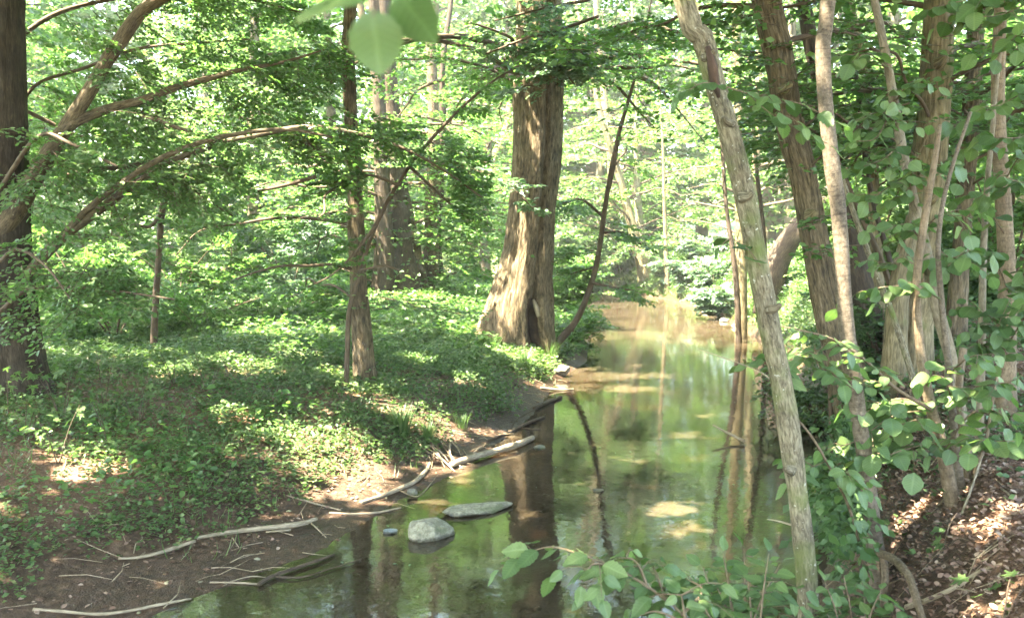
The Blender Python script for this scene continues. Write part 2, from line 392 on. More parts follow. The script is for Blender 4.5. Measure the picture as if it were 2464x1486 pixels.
def ground_mat():
    m, nt, N = new_mat('ground'); L = nt.links.new
    g = N('NewGeometry')
    def noise(s, d=5, r=0.6):
        n = N('TexNoise'); n.inputs['Scale'].default_value = s; n.inputs['Detail'].default_value = d; n.inputs['Roughness'].default_value = r
        L(g.outputs['Position'], n.inputs['Vector']); return n.outputs[0]
    na, nb, nc = noise(2.2), noise(16), noise(70, 3)
    mud = ramp(nt, [(0.3, (0.044, 0.026, 0.016)), (0.5, (0.084, 0.051, 0.032)), (0.7, (0.15, 0.098, 0.066))]); L(nb, mud.inputs[0])
    lit = ramp(nt, [(0.3, (0.055, 0.030, 0.018)), (0.5, (0.12, 0.065, 0.038)), (0.7, (0.20, 0.12, 0.075))]); L(nc, lit.inputs[0])
    gra = ramp(nt, [(0.3, (0.035, 0.060, 0.018)), (0.5, (0.060, 0.095, 0.028)), (0.7, (0.10, 0.12, 0.045))]); L(nb, gra.inputs[0])
    def attr(nm): return N('Attribute', attribute_name=nm).outputs['Fac']
    m1 = N('MixRGB'); L(attr('litter'), m1.inputs[0]); L(mud.outputs[0], m1.inputs[1]); L(lit.outputs[0], m1.inputs[2])
    m2 = N('MixRGB'); L(attr('grass'), m2.inputs[0]); L(m1.outputs[0], m2.inputs[1]); L(gra.outputs[0], m2.inputs[2])
    mb = N('Mix', data_type='RGBA'); mb.blend_type = 'MULTIPLY'; mb.inputs[0].default_value = 1
    cb = ramp(nt, [(0.3, (0.75, 0.74, 0.72)), (0.7, (1.2, 1.2, 1.2))]); L(na, cb.inputs[0]); L(m2.outputs[0], mb.inputs[6]); L(cb.outputs[0], mb.inputs[7])
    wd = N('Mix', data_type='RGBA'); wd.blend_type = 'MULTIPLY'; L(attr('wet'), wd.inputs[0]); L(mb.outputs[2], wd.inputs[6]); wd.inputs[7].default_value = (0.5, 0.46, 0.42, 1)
    bs = N('BsdfPrincipled'); L(wd.outputs[2], bs.inputs['Base Color'])
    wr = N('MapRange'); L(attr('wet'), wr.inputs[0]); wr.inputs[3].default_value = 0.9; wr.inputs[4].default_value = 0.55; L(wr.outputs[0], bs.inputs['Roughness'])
    bs.inputs['Specular IOR Level'].default_value = 0.25
    bp = N('Bump'); bp.inputs['Strength'].default_value = 0.9; bp.inputs['Distance'].default_value = 0.03
    ad = N('Math', operation='ADD'); L(nb, ad.inputs[0]); ml = N('Math', operation='MULTIPLY'); L(nc, ml.inputs[0]); ml.inputs[1].default_value = 0.4; L(ml.outputs[0], ad.inputs[1])
    L(ad.outputs[0], bp.inputs['Height']); L(bp.outputs[0], bs.inputs['Normal'])
    out = N('OutputMaterial'); L(bs.outputs[0], out.inputs[0])
    return m
M['ground'] = ground_mat()

def water_mat():
    m, nt, N = new_mat('stream_water'); L = nt.links.new
    g = N('NewGeometry')
    mp = N('Mapping'); L(g.outputs['Position'], mp.inputs[0]); mp.inputs['Scale'].default_value = (1.0, 1.0, 1.0)
    n1 = N('TexNoise'); n1.inputs['Scale'].default_value = 5.0; n1.inputs['Detail'].default_value = 2; L(mp.outputs[0], n1.inputs['Vector'])
    n2 = N('TexNoise'); n2.inputs['Scale'].default_value = 22.0; n2.inputs['Detail'].default_value = 2; L(mp.outputs[0], n2.inputs['Vector'])
    ml = N('Math', operation='MULTIPLY_ADD'); L(n2.outputs[0], ml.inputs[0]); ml.inputs[1].default_value = 0.30; L(n1.outputs[0], ml.inputs[2])
    bp = N('Bump'); bp.inputs['Strength'].default_value = 0.085; bp.inputs['Distance'].default_value = 0.02; L(ml.outputs[0], bp.inputs['Height'])
    tr = N('BsdfTransparent'); tr.inputs[0].default_value = (0.60, 0.51, 0.41, 1)
    n3 = N('TexNoise'); n3.inputs['Scale'].default_value = 0.7; n3.inputs['Detail'].default_value = 4; L(mp.outputs[0], n3.inputs['Vector'])
    cr = ramp(nt, [(0.35, (0.058, 0.043, 0.025)), (0.65, (0.105, 0.083, 0.052))]); L(n3.outputs[0], cr.inputs[0])
    df = N('BsdfDiffuse'); L(cr.outputs[0], df.inputs[0])
    sp = N('SeparateXYZ'); L(g.outputs['Position'], sp.inputs[0])
    mr = N('MapRange'); L(sp.outputs[1], mr.inputs[0]); mr.inputs[1].default_value = 13; mr.inputs[2].default_value = 32; mr.inputs[3].default_value = 0.36; mr.inputs[4].default_value = 0.5
    mx = N('MixShader'); L(mr.outputs[0], mx.inputs[0]); L(tr.outputs[0], mx.inputs[1]); L(df.outputs[0], mx.inputs[2])
    gl = N('BsdfGlossy'); gl.inputs['Roughness'].default_value = 0.0; L(bp.outputs[0], gl.inputs['Normal'])
    fr = N('Fresnel'); fr.inputs['IOR'].default_value = 1.46; L(bp.outputs[0], fr.inputs['Normal'])
    m2 = N('MixShader'); L(fr.outputs[0], m2.inputs[0]); L(mx.outputs[0], m2.inputs[1]); L(gl.outputs[0], m2.inputs[2])
    out = N('OutputMaterial'); L(m2.outputs[0], out.inputs[0])
    return m
M['water'] = water_mat()

def stone_mat(name, a, b, moss=0.0):
    m, nt, N = new_mat(name); L = nt.links.new
    t = N('TexCoord'); n = N('TexNoise'); n.inputs['Scale'].default_value = 18; n.inputs['Detail'].default_value = 9; n.inputs['Roughness'].default_value = 0.72
    L(t.outputs['Object'], n.inputs['Vector']); cr = ramp(nt, [(0.32, tuple(v * .55 for v in a)), (0.45, a), (0.66, b)]); L(n.outputs[0], cr.inputs[0])
    g = N('NewGeometry'); sp = N('SeparateXYZ'); L(g.outputs['Position'], sp.inputs[0])
    ad = N('Math', operation='MULTIPLY_ADD'); L(n.outputs[0], ad.inputs[0]); ad.inputs[1].default_value = 0.03; L(sp.outputs[2], ad.inputs[2])
    wt = N('MapRange'); L(ad.outputs[0], wt.inputs[0]); wt.inputs[1].default_value = 0.030; wt.inputs[2].default_value = 0.050; wt.inputs[3].default_value = 1; wt.inputs[4].default_value = 0
    mm = N('Mix', data_type='RGBA'); mm.blend_type = 'MULTIPLY'; L(wt.outputs[0], mm.inputs[0]); L(cr.outputs[0], mm.inputs[6]); mm.inputs[7].default_value = (0.3, 0.28, 0.22, 1)
    n2 = N('TexNoise'); n2.inputs['Scale'].default_value = 7; n2.inputs['Detail'].default_value = 5; L(t.outputs['Object'], n2.inputs['Vector'])
    mr = ramp(nt, [(0.54, (0, 0, 0)), (0.64, (1, 1, 1))]); L(n2.outputs[0], mr.inputs[0])
    mf = N('Math', operation='MULTIPLY'); L(mr.outputs[0], mf.inputs[0]); mf.inputs[1].default_value = moss
    mo = N('MixRGB'); L(mf.outputs[0], mo.inputs[0]); L(mm.outputs[2], mo.inputs[1]); mo.inputs[2].default_value = (0.07, 0.085, 0.025, 1)
    bs = N('BsdfPrincipled'); L(mo.outputs[0], bs.inputs['Base Color'])
    rg = N('MapRange'); L(wt.outputs[0], rg.inputs[0]); rg.inputs[3].default_value = 0.85; rg.inputs[4].default_value = 0.35; L(rg.outputs[0], bs.inputs['Roughness'])
    bp = N('Bump'); bp.inputs['Strength'].default_value = 0.9; bp.inputs['Distance'].default_value = 0.02; L(n.outputs[0], bp.inputs['Height']); L(bp.outputs[0], bs.inputs['Normal'])
    out = N('OutputMaterial'); L(bs.outputs[0], out.inputs[0]); return m
M['stone'] = stone_mat('stone', (0.14, 0.13, 0.085), (0.30, 0.28, 0.20), .6)
M['stone_pale'] = stone_mat('stone_pale', (0.11, 0.105, 0.08), (0.22, 0.205, 0.16), .5)
M['stone_blue'] = stone_mat('stone_blue', (0.13, 0.16, 0.17), (0.24, 0.28, 0.29))

# ------------------------------------------------------------------ leaves in bulk
TQ = (np.array([(0, 0, 0), (0.45, 0.33, 0.08), (1, 0, -0.06), (0.45, -0.33, 0.08)]), [np.array([(0, 2, 1), (0, 3, 2)])])
TM = (np.array([(0, 0, 0), (0.25, 0.24, 0.07), (0.66, 0.27, 0.06), (1, 0, -0.08), (0.66, -0.27, 0.06), (0.25, -0.24, 0.07)]), [np.array([(0, 3, 2, 1), (0, 5, 4, 3)])])
TBLADE = (np.array([(0, 0.02, 0), (0.5, 0.018, 0.30), (1, 0, 0.32), (0.5, -0.018, 0.30), (0, -0.02, 0)]), [np.array([(0, 1, 3, 4)]), np.array([(1, 2, 3)])])

SUN_SPOTS = []      # (point, radius): gaps in the leaf canopy through which the sun reaches a place
CLEAR = []          # (photo box, greatest depth, share removed): places where no branch hangs

def thin(P, sun=True, clear=True):
    keep = np.ones(len(P), bool)
    if sun:
        jit = rng.uniform(0.75, 1.25, len(P))
        for c, r in SUN_SPOTS:
            v = P - c; t = v @ SUN
            d2 = (v * v).sum(1) - t * t
            keep &= ~((t > 0.35) & (d2 < (r * jit) ** 2))
    if clear:
        px, py, dep = project(P)
        for (x0, y0, x1, y1), dm, share in CLEAR:
            hit = (px > x0) & (px < x1) & (py > y0) & (py < y1) & (dep < dm) & (dep > 0)
            keep &= ~(hit & (rng.random(len(P)) < share))
    return keep

def leaves_geo(P, D, Nn, S, T=TQ):
    D = unit(D); B = unit(np.cross(Nn, D)); C = np.cross(D, B)
    tv, tf = T
    V = P[:, None, :] + S[:, None, None] * (tv[None, :, 0:1] * D[:, None, :] + tv[None, :, 1:2] * B[:, None, :] + tv[None, :, 2:3] * C[:, None, :])
    k = len(tv); base = (np.arange(len(P)) * k)[:, None, None]
    F = [(f[None] + base).reshape(-1, f.shape[1]) for f in tf]
    return V.reshape(-1, 3), F

def leaves_obj(name, P, D, Nn, S, mat, parent=None, origin=(0, 0, 0), T=TQ, sun=True, clear=True):
    k = thin(P, sun, clear); P, D, Nn, S = P[k], D[k], Nn[k], S[k]
    if len(P) == 0: P, D, Nn, S = np.array([[0, 0, -1.0]]), np.array([[1.0, 0, 0]]), np.array([[0, 0, 1.0]]), np.array([0.01])
    V, F = leaves_geo(P, D, Nn, S, T)
    o = link(name, mesh_np(name, V - np.asarray(origin), F), mat, parent)
    o['kind'] = 'stuff'
    return o

def spray_template(seed, nsub=9, nleaf=6, tilt=0.35):
    r = np.random.default_rng(seed)
    P, D, Nn, segs = [], [], [], []
    axis = lambda t: np.array((t, 0.10 * math.sin(t * 2.2 + seed), -0.13 * t * t))
    for k in range(6):
        segs.append((axis(k / 6), axis((k + 1) / 6), 0.007 * (1 - k / 8), 0.007 * (1 - (k + 1) / 8)))
    def leaf(p, d):
        P.append(p); D.append(unit(np.asarray(d) + r.normal(0, 0.12, 3))); Nn.append(unit(np.array((0, 0, 1)) + r.normal(0, tilt, 3)))
    for k in range(nsub):
        t = 0.12 + 0.86 * k / (nsub - 1); s = 1 if k % 2 else -1
        a = math.radians(r.uniform(42, 62)) * s; ln = 0.50 * (1.05 - 0.75 * t) * r.uniform(0.75, 1.2)
        p0 = axis(t); d = np.array((math.cos(a), math.sin(a), r.uniform(-0.22, 0.08)))
        p1 = p0 + d * ln + np.array((0, 0, -0.05 * ln))
        segs.append((p0, p1, 0.0032, 0.0012))
        n = max(2, int(nleaf * (0.5 + ln)))
        for q in range(n):
            u = (q + 0.6) / n; b = a + (1 if q % 2 else -1) * math.radians(r.uniform(35, 60))
            leaf(p0 + (p1 - p0) * u, (math.cos(b), math.sin(b), r.uniform(-0.35, 0.05)))
        leaf(p1, d)
    for q in range(nsub):
        t = (q + 0.8) / nsub; b = (1 if q % 2 else -1) * math.radians(55)
        leaf(axis(t), (math.cos(b), math.sin(b), -0.15))
    leaf(axis(1), (1, 0, -0.3))
    return np.array(P), np.array(D), np.array(Nn), np.array([(*a, *b, ra, rb) for a, b, ra, rb in segs])

FINE = [spray_template(i, 11, 9) for i in range(6)]
MID = [spray_template(20 + i, 8, 6, 0.45) for i in range(6)]
COARSE = [spray_template(40 + i, 6, 4, 0.55) for i in range(5)]

def place_sprays(O, X, scale, leaf, templ, up=None, lsd=0.22):
    O = np.asarray(O, float); X = unit(np.asarray(X, float)); n = len(O)
    if up is None: up = unit(np.array((0, 0, 1.0)) + rng.normal(0, 0.22, (n, 3)))
    Y = unit(np.cross(up, X)); Z = np.cross(X, Y)
    which = rng.integers(0, len(templ), n)
    P, D, Nn, S, sg = [], [], [], [], []
    for k, (tp, td, tn, ts) in enumerate(templ):
        i = np.where(which == k)[0]
        if not len(i): continue
        def rot(v): return v[None, :, 0:1] * X[i][:, None, :] + v[None, :, 1:2] * Y[i][:, None, :] + v[None, :, 2:3] * Z[i][:, None, :]
        sc = scale[i][:, None, None]
        P.append((O[i][:, None, :] + sc * rot(tp)).reshape(-1, 3)); D.append(rot(td).reshape(-1, 3)); Nn.append(rot(tn).reshape(-1, 3))
        S.append((leaf[i][:, None] * np.ones(len(tp))[None]).ravel())
        a = (O[i][:, None, :] + sc * rot(ts[:, 0:3])).reshape(-1, 3); b = (O[i][:, None, :] + sc * rot(ts[:, 3:6])).reshape(-1, 3)
        sg.append(np.hstack([a, b, (scale[i][:, None] * ts[None, :, 6]).reshape(-1, 1), (scale[i][:, None] * ts[None, :, 7]).reshape(-1, 1)]))
    P = np.vstack(P); D = np.vstack(D); Nn = np.vstack(Nn); S = np.concatenate(S) * np.clip(rng.normal(1, lsd, len(P)), 0.45, 1.6)
    return P, D, Nn, S, np.vstack(sg)

def sprays_on(poly, n, t0=0.15, t1=1.0, length=(0.5, 1.1), angle=(35, 80), pitch=(-18, 14)):
    """side sprays along a branch polyline (dense points)"""
    L = np.concatenate([[0], np.cumsum(np.linalg.norm(np.diff(poly, axis=0), axis=1))]); L /= L[-1]
    t = t0 + (t1 - t0) * (np.arange(n) + rng.random(n)) / n
    O = np.stack([np.interp(t, L, poly[:, k]) for k in range(3)], 1)
    tg = unit(np.gradient(poly, axis=0)); T = np.stack([np.interp(t, L, tg[:, k]) for k in range(3)], 1)
    az = np.arctan2(T[:, 1], T[:, 0]) + np.radians(rng.uniform(*angle, n)) * np.where(np.arange(n) % 2, 1, -1)
    pt = np.radians(rng.uniform(*pitch, n))
    X = np.stack([np.cos(az) * np.cos(pt), np.sin(az) * np.cos(pt), np.sin(pt)], 1)
    sc = rng.uniform(*length, n) * (1.1 - 0.35 * t)
    return O, X, sc

def limb_curve(p0, az, length, rise, droop, n=7):
    t = np.linspace(0, 1, n)[:, None]
    d = np.array((math.cos(az), math.sin(az), 0))
    wob = rng.normal(0, 0.03 * length, (n, 3)) * t
    return p0 + d * length * t + np.array((0, 0, 1.0)) * (rise * length * t - droop * length * t ** 2) + wob

def crown(trunk, z0, radius, n_limbs, n_sprays, leaf, templ, spray=(0.7, 1.4), rise=0.45, droop=0.25, profile=None, az_range=None, limb_r=0.05):
    """limbs off a dense trunk polyline from height z0 to its top; returns limb list and spray placements"""
    limbs, O, X, S = [], [], [], []
    zt = trunk[-1, 2]
    order = np.argsort(trunk[:, 2]); tz = trunk[order]
    for k in range(n_limbs):
        u = (k + rng.random() * 0.8) / n_limbs
        z = z0 + (zt - z0) * u ** 0.9
        p0 = np.array([np.interp(z, tz[:, 2], tz[:, j]) for j in range(3)])
        az = k * 2.399 + rng.normal(0, 0.3) if az_range is None else rng.uniform(*az_range)
        pr = profile(u) if profile else (0.55 + 0.9 * u - 1.15 * u * u)
        ln = radius * max(pr, 0.18) * rng.uniform(0.8, 1.15)
        c = limb_curve(p0, az, ln, rise * rng.uniform(0.6, 1.3) + 0.6 * u * u, droop)
        d, _ = resample(c, np.ones(len(c)))
        limbs.append((c, np.linspace(limb_r * (1.1 - 0.7 * u), 0.008, len(c))))
        o, x, s = sprays_on(d, max(3, int(n_sprays * (0.5 + 0.5 * ln / radius))), 0.12, 1.0, spray)
        O.append(o); X.append(x); S.append(s)
    return limbs, np.vstack(O), np.vstack(X), np.concatenate(S)

# ------------------------------------------------------------------ ground sheet and water
def axis_steps(a, b, fine_a, fine_b, h, grow=1.09, hmax=14):
    out = list(np.arange(fine_a, fine_b + 1e-6, h))
    s = h; v = fine_b
    while v < b: s = min(s * grow, hmax); v += s; out.append(v)
    s = h; v = fine_a; lo = []
    while v > a: s = min(s * grow, hmax); v -= s; lo.append(v)
    return np.array(lo[::-1] + out)

gx = axis_steps(-320, 320, -6, 7, 0.075)
gy = axis_steps(-60, 420, 2.5, 20, 0.085, 1.07)
GX, GY = np.meshgrid(gx, gy, indexing='ij')
GH, GDL, GDR, GIN = land(GX, GY)
nx, ny = GX.shape
ii = (np.arange(nx - 1)[:, None] * ny + np.arange(ny - 1)[None, :])
gq = np.stack([ii, ii + ny, ii + ny + 1, ii + 1], -1).reshape(-1, 4)
isl = GDL < GDR
patch = fbm2(GX * 0.8, GY * 0.8, 31)
lit_w = np.where(GIN, 0, np.where(isl, np.clip((GDL - 1.3) * 1.2, 0, 1) * np.clip((patch - 0.35) * 5, 0, 1), np.clip((GDR - 0.5) * 2.0, 0, 1)))
gr_w = np.where(GIN, 0, np.where(isl, np.clip((GDL - np.interp(GY, [9, 16, 22], [2.0, 1.0, .05])) / np.interp(GY, [9, 20], [2.5, .4]), 0, 1) * np.clip((GY - 9) / 6, 0, 1), np.clip((GY - 14) / 5, 0, 1) * np.clip((GDR - 0.05) / 0.3, 0, 1)))
gr_w = np.maximum(gr_w, np.where(GIN, 0, np.clip((np.abs(GX - 2) - 9) / 4, 0, 1)))
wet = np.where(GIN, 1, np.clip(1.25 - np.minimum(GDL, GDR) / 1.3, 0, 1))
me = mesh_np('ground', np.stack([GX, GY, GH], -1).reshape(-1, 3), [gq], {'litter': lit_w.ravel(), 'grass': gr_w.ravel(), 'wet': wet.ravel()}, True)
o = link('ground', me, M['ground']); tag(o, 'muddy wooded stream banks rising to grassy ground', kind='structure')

wl = [np.interp(np.linspace(0, 1, 60), np.linspace(0, 1, len(LEFT)), LEFT[:, k]) for k in (0, 1)]
wr_ = [np.interp(np.linspace(0, 1, 60), np.linspace(0, 1, len(RIGHT)), RIGHT[:, k]) for k in (0, 1)]
A = np.stack(wl, 1); B = np.stack(wr_, 1); dd = unit(A - B)
A = A + dd * 0.7; B = B - dd * 0.7
WV = np.concatenate([np.c_[A, np.zeros(60)], np.c_[B, np.zeros(60)]])
k = np.arange(59)
me = mesh_np('stream_water', WV, [np.stack([k, k + 60, k + 61, k + 1], -1)])
o = link('stream_water', me, M['water']); tag(o, 'shallow brown stream water mirroring the green trees', kind='structure')

# ------------------------------------------------------------------ the hazy air
hm, hnt, HN = new_mat('haze')
pv = HN('VolumePrincipled'); pv.inputs['Color'].default_value = (0.93, 0.96, 0.90, 1); pv.inputs['Density'].default_value = 0.0009; pv.inputs['Anisotropy'].default_value = 0.25
ho = HN('OutputMaterial'); hnt.links.new(pv.outputs[0], ho.inputs['Volume'])
hx = [(x, y, z) for x in (-345, 345) for y in (-80, 450) for z in (-2.0, 40)]
o = link('haze', mesh_np('haze', np.array(hx), [np.array([(0, 1, 3, 2), (4, 6, 7, 5), (0, 4, 5, 1), (2, 3, 7, 6), (0, 2, 6, 4), (1, 5, 7, 3)])]), hm)
tag(o, 'pale sunlit haze filling the wood', kind='stuff')

# ------------------------------------------------------------------ where the sun comes through
for px, py, r in [(590, 865, .34), (650, 800, .42), (700, 835, .25), (850, 915, .30), (800, 890, .2), (1150, 800, .35), (1010, 1015, .20), (1050, 1025, .18),
                  (730, 1050, .22), (850, 1090, .26), (800, 1120, .2), (850, 1180, .22), (900, 1150, .15), (1075, 1110, .18), (200, 1095, .22), (235, 1115, .15), (1200, 1085, .14),
                  (1275, 880, .4), (1340, 880, .35), (1330, 935, .25), (1380, 910, .3), (1040, 1210, .14), (640, 1240, .10), (820, 1235, .10), (1100, 1155, .12),
                  (1530, 935, .30), (1450, 905, .35), (1620, 1225, .20), (1660, 1275, .18), (1090, 1420, .07), (905, 1455, .06), (1300, 1235, .10), (1650, 1050, .18), (1510, 1110, .12), (1700, 1000, .15),
                  (1390, 800, .6), (1100, 690, 1.5), (1000, 720, .7), (470, 740, .6), (300, 700, .7), (640, 700, .5), (760, 790, .3), (930, 960, .2), (420, 880, .2), (560, 990, .15), (1010, 860, .2), (1120, 900, .18)]:
    p = ground_at(px, py, (.13 if py < 960 else .07) if px < 1180 and py < 1130 else 0.0); SUN_SPOTS.append((p, r * 1.6))
for px, py, Y, r in [(1270, 585, 16.3, .35), (1245, 690, 16.2, .35), (1250, 740, 16.2, .3), (1300, 350, 16.4, .25), (870, 545, 11.9, .16), (870, 770, 11.8, .16),
                     (360, 240, 9.8, .14), (215, 250, 9.8, .10), (480, 390, 9.8, .16), (2030, 600, 5.1, .16), (2020, 480, 5.1, .12), (2040, 740, 5.1, .15), (1985, 60, 5.1, .12),
                     (2110, 985, 5.6, .24), (2170, 960, 5.6, .2), (2290, 920, 5.2, .16), (2260, 990, 5.2, .14), (2255, 700, 5.6, .15), (2310, 740, 6, .15),
                     (2410, 1180, 4.8, .22), (2370, 1240, 4.6, .18), (2300, 1345, 4.2, .10), (2380, 1400, 4.0, .16), (2330, 1430, 3.9, .1), (2440, 1300, 4.2, .12), (1990, 280, 4.4, .14), (1930, 800, 5, .22), (2000, 860, 5, .2), (1870, 890, 5, .12),
                     (1420, 1420, 3.3, .12), (1480, 1370, 3.3, .1), (1370, 1390, 3.3, .08), (1630, 1430, 3.2, .1), (1640, 1390, 3.2, .08), (2190, 1220, 5, .1), (1270, 200, 15, .5), (1290, 330, 15, .4),
                     (1230, 450, 14, .6), (1150, 430, 14, .5), (1680, 640, 30, 5.0), (1700, 600, 34, 5.0), (1720, 700, 26, 3.0), (1880, 560, 16, 1.0), (880, 640, 10.5, .25), (790, 690, 10.5, .25), (940, 560, 10.5, .25), (1810, 730, 20, .7), (1515, 505, 18, .6), (1610, 430, 24, 1.2), (1500, 300, 20, .8), (1700, 480, 30, 2.0), (2010, 820, 4.95, .2), (2150, 1010, 5.3, .2), (2340, 1000, 5.1, .15), (2230, 1000, 5.2, .15)]:
    SUN_SPOTS.append((at(px, py, Y), r))

# ------------------------------------------------------------------ trees
CLEAR += [((1375, 120, 1780, 560), 14.5, 0.85), ((230, 770, 1180, 1486), 15.0, 0.93), ((640, 790, 830, 860), 15.0, 1.0), ((1180, 205, 1350, 850), 17.4, 0.985), ((1330, 560, 1520, 850), 15.5, 0.95), ((1500, 540, 1780, 720), 30, 0.85),
          ((1180, 640, 1420, 860), 16.9, 1.0), ((1380, 690, 1800, 1486), 40, 1.0), ((835, 60, 880, 180), 11, 0.9), ((838, 520, 905, 880), 11.3, 0.8),
          ((1650, -20, 1760, 300), 4.5, 0.9), ((880, 400, 1085, 705), 23.8, 0.96), ((1020, 150, 1070, 500), 23.5, 0.85),
          ((1845, 0, 1960, 450), 9.2, 0.8), ((2205, 30, 2300, 420), 9.2, 0.8), ((-20, 0, 70, 640), 9.3, 0.7), ((350, 480, 420, 810), 12.6, 0.75), ((1560, 520, 1640, 680), 33, .7), ((1560, 560, 1780, 720), 27, .95),
          ((2060, 540, 2140, 600), 60, .5), ((2420, 540, 2480, 700), 60, .7), ((60, 470, 210, 640), 60, .35), ((1830, 520, 1930, 600), 60, .85), ((1060, 560, 1190, 640), 45, .6)]

def px_poly(rows, Y, dY=0.0):
    """photo points (x, y, half width) at depth Y -> world points and radii; dY leans the top away"""
    n = len(rows); P, R = [], []
    for k, row in enumerate(rows):
        y = Y + dY * (1 - k / max(1, n - 1)) if len(row) < 4 else row[3]
        P.append(at(row[0], row[1], y)); R.append(row[2] / FPX * y)
    return np.array(P), np.array(R)

def rooted(P, R, sink=0.2, flare=1.15):
    """carry the lowest point down into the ground"""
    b = P[-1].copy(); z = gz(b[0], b[1]) - sink
    if b[2] > z + 0.03:
        d = (P[-1] - P[-2]); d = d / max(-d[2], 0.2); d[:2] *= 0.5
        q = b + d * (b[2] - z); q[2] = gz(q[0], q[1]) - sink
        P = np.vstack([P, q]); R = np.append(R, R[-1] * flare)
    else:
        P = P.copy(); P[-1, 2] = z
    return P, R

def top_up(P, R, ztop, r_end=0.04, lean=1.0):
    """carry the first point up beyond the photo's edge"""
    d = P[0] - P[1]; d = d / max(d[2], 0.2); d[:2] = np.clip(d[:2] * lean, -0.35, 0.35)
    n = max(2, int((ztop - P[0, 2]) / 1.5)); ex, er = [], []
    for k in range(n, 0, -1):
        u = k / n
        q = P[0] + d * (ztop - P[0, 2]) * u; q[:2] += np.sin(u * 5 + P[0, 0]) * 0.12
        ex.append(q); er.append(R[0] * (1 - u) + r_end * u)
    return np.vstack([ex, P]), np.append(er, R)

def plant_tree(name, label, P, R, bark, group=None, cat='tree', sides=20, step=None, **kw):
    P, R = rooted(P, R)
    root = empty(name, (P[-1][0], P[-1][1], gz(P[-1][0], P[-1][1])), label, cat, group)
    g = Geo(); dp, dr = g.tube(P, R, sides, step=step, **kw)
    t = g.build('trunk', M[bark], root, root.location)
    return root, t, dp

def add_crown(root, limbs, O, X, S, leaf, templ, mat, leaf_T=TQ, lsd=0.22, twig_r=1.0, join=False, sun=True, bark='twig', limb_sides=7, name='crown'):
    org = np.array(root.location)
    if join: limbs = [(c, r) for c, r in limbs if thin(c[1:], False, True).mean() > .97]
    P, D, Nn, Sz, seg = place_sprays(O, X, S, leaf * np.ones(len(O)), templ, lsd=lsd)
    if limbs:
        if join:
            g = Geo()
            for c, r in limbs: g.tube(c, r, 6)
            o = g.build('branchwork', M[bark], root, org); o['kind'] = 'stuff'
        else:
            for c, r in limbs:
                g = Geo(); g.tube(c, r, limb_sides); g.build('limb', M[bark], root, org)
    cr = leaves_obj(name, P, D, Nn, Sz, mat, root, org, leaf_T, sun=sun)
    if twig_r:
        k = thin((seg[:, :3] + seg[:, 3:6]) / 2, True, True)
        g = Geo(); g.prisms(seg[k, 0:3], seg[k, 3:6], seg[k, 6] * twig_r, seg[k, 7] * twig_r)
        if g.n:
            tw = g.build('twigs', M['twig'], root, org, smooth=False); tw['kind'] = 'stuff'
    return cr

def canopy_sprays(c, rx, rz, n, sc=(1.1, 1.9)):
    """sprays spread through a flattened dome above the view"""
    v = unit(rng.normal(size=(n, 3))); rad = rng.random(n) ** 0.45
    O = np.asarray(c) + v * rad[:, None] * np.array((rx, rx, rz))
    az = np.arctan2(v[:, 1], v[:, 0]) + rng.normal(0, 0.8, n); pt = rng.normal(-0.1, 0.25, n)
    X = np.stack([np.cos(az) * np.cos(pt), np.sin(az) * np.cos(pt), np.sin(pt)], 1)
    return O, X, rng.uniform(*sc, n)

# --- the big dark trunk at the left edge, with its long arching limbs
P, R = px_poly([(-18, -60, 68), (-16, 200, 70), (-14, 400, 72), (-12, 560, 76), (-8, 720, 84), (0, 850, 96), (8, 930, 108)], 10.0)
P, R = top_up(P, R, 14.0)
BIG, t, dp = plant_tree('hornbeam_tree', 'big dark trunk with three long arching limbs over the left bank', P, R, 'bark_dark', sides=72, step=0.12, ridge=0.09, nridge=22, wob=0.05, seed=3)
org = np.array(BIG.location)
LIMBS = {
 'A': ([(-6, 560, 26), (40, 500, 25), (95, 405, 20), (150, 320, 18), (205, 235, 17), (255, 150, 16), (292, 95, 17), (345, 25, 15), (420, -20, 14), (520, -70, 10)], 9.8, 0.3, 26),
 'B': ([(150, 318, 13), (190, 290, 12), (260, 262, 11), (345, 240, 10), (420, 212, 9), (500, 190, 8), (580, 168, 6), (680, 150, 4), (780, 120, 2)], 9.8, 1.0, 34),
 'C': ([(60, 670, 14), (110, 610, 13), (170, 555, 12), (250, 497, 11), (330, 440, 10), (420, 385, 9), (520, 348, 8), (620, 325, 7), (730, 306, 6), (830, 315, 5), (950, 348, 4), (1060, 405, 3), (1160, 475, 2)], 9.9, 0.6, 52),
 'D': ([(160, 556, 8), (215, 500, 8), (300, 435, 7), (400, 375, 7), (500, 338, 6), (600, 318, 5), (700, 312, 4), (800, 330, 3)], 9.7, -0.2, 20),
 'E': ([(20, 330, 5), (80, 210, 4), (200, 165, 4), (330, 118, 4), (460, 105, 3), (600, 95, 2)], 10.4, 1.2, 26),
 'F': ([(-10, 470, 6), (90, 330, 5), (170, 345, 4), (280, 400, 3)], 9.4, -0.7, 12),
 'G': ([(160, 420, 4), (230, 408, 6), (300, 402, 6), (360, 390, 4), (410, 410, 2)], 10.8, 0.4, 8),
 'H': ([(-10, 760, 6), (60, 700, 5), (150, 690, 4), (280, 700, 3), (420, 720, 2)], 9.2, -0.5, 16),
 'I': ([(0, 130, 6), (120, 40, 6), (260, 0, 5), (420, -20, 4), (600, 0, 3), (760, 40, 2)], 11.0, 1.6, 30),
 'J': ([(-10, 640, 5), (40, 600, 4), (110, 640, 3), (170, 720, 2)], 9.0, -0.5, 8),
 'K': ([(10, 240, 5), (110, 290, 5), (200, 330, 4), (330, 350, 3), (470, 460, 3), (560, 520, 2)], 11.4, 1.2, 22),
}
Os, Xs, Ss = [], [], []
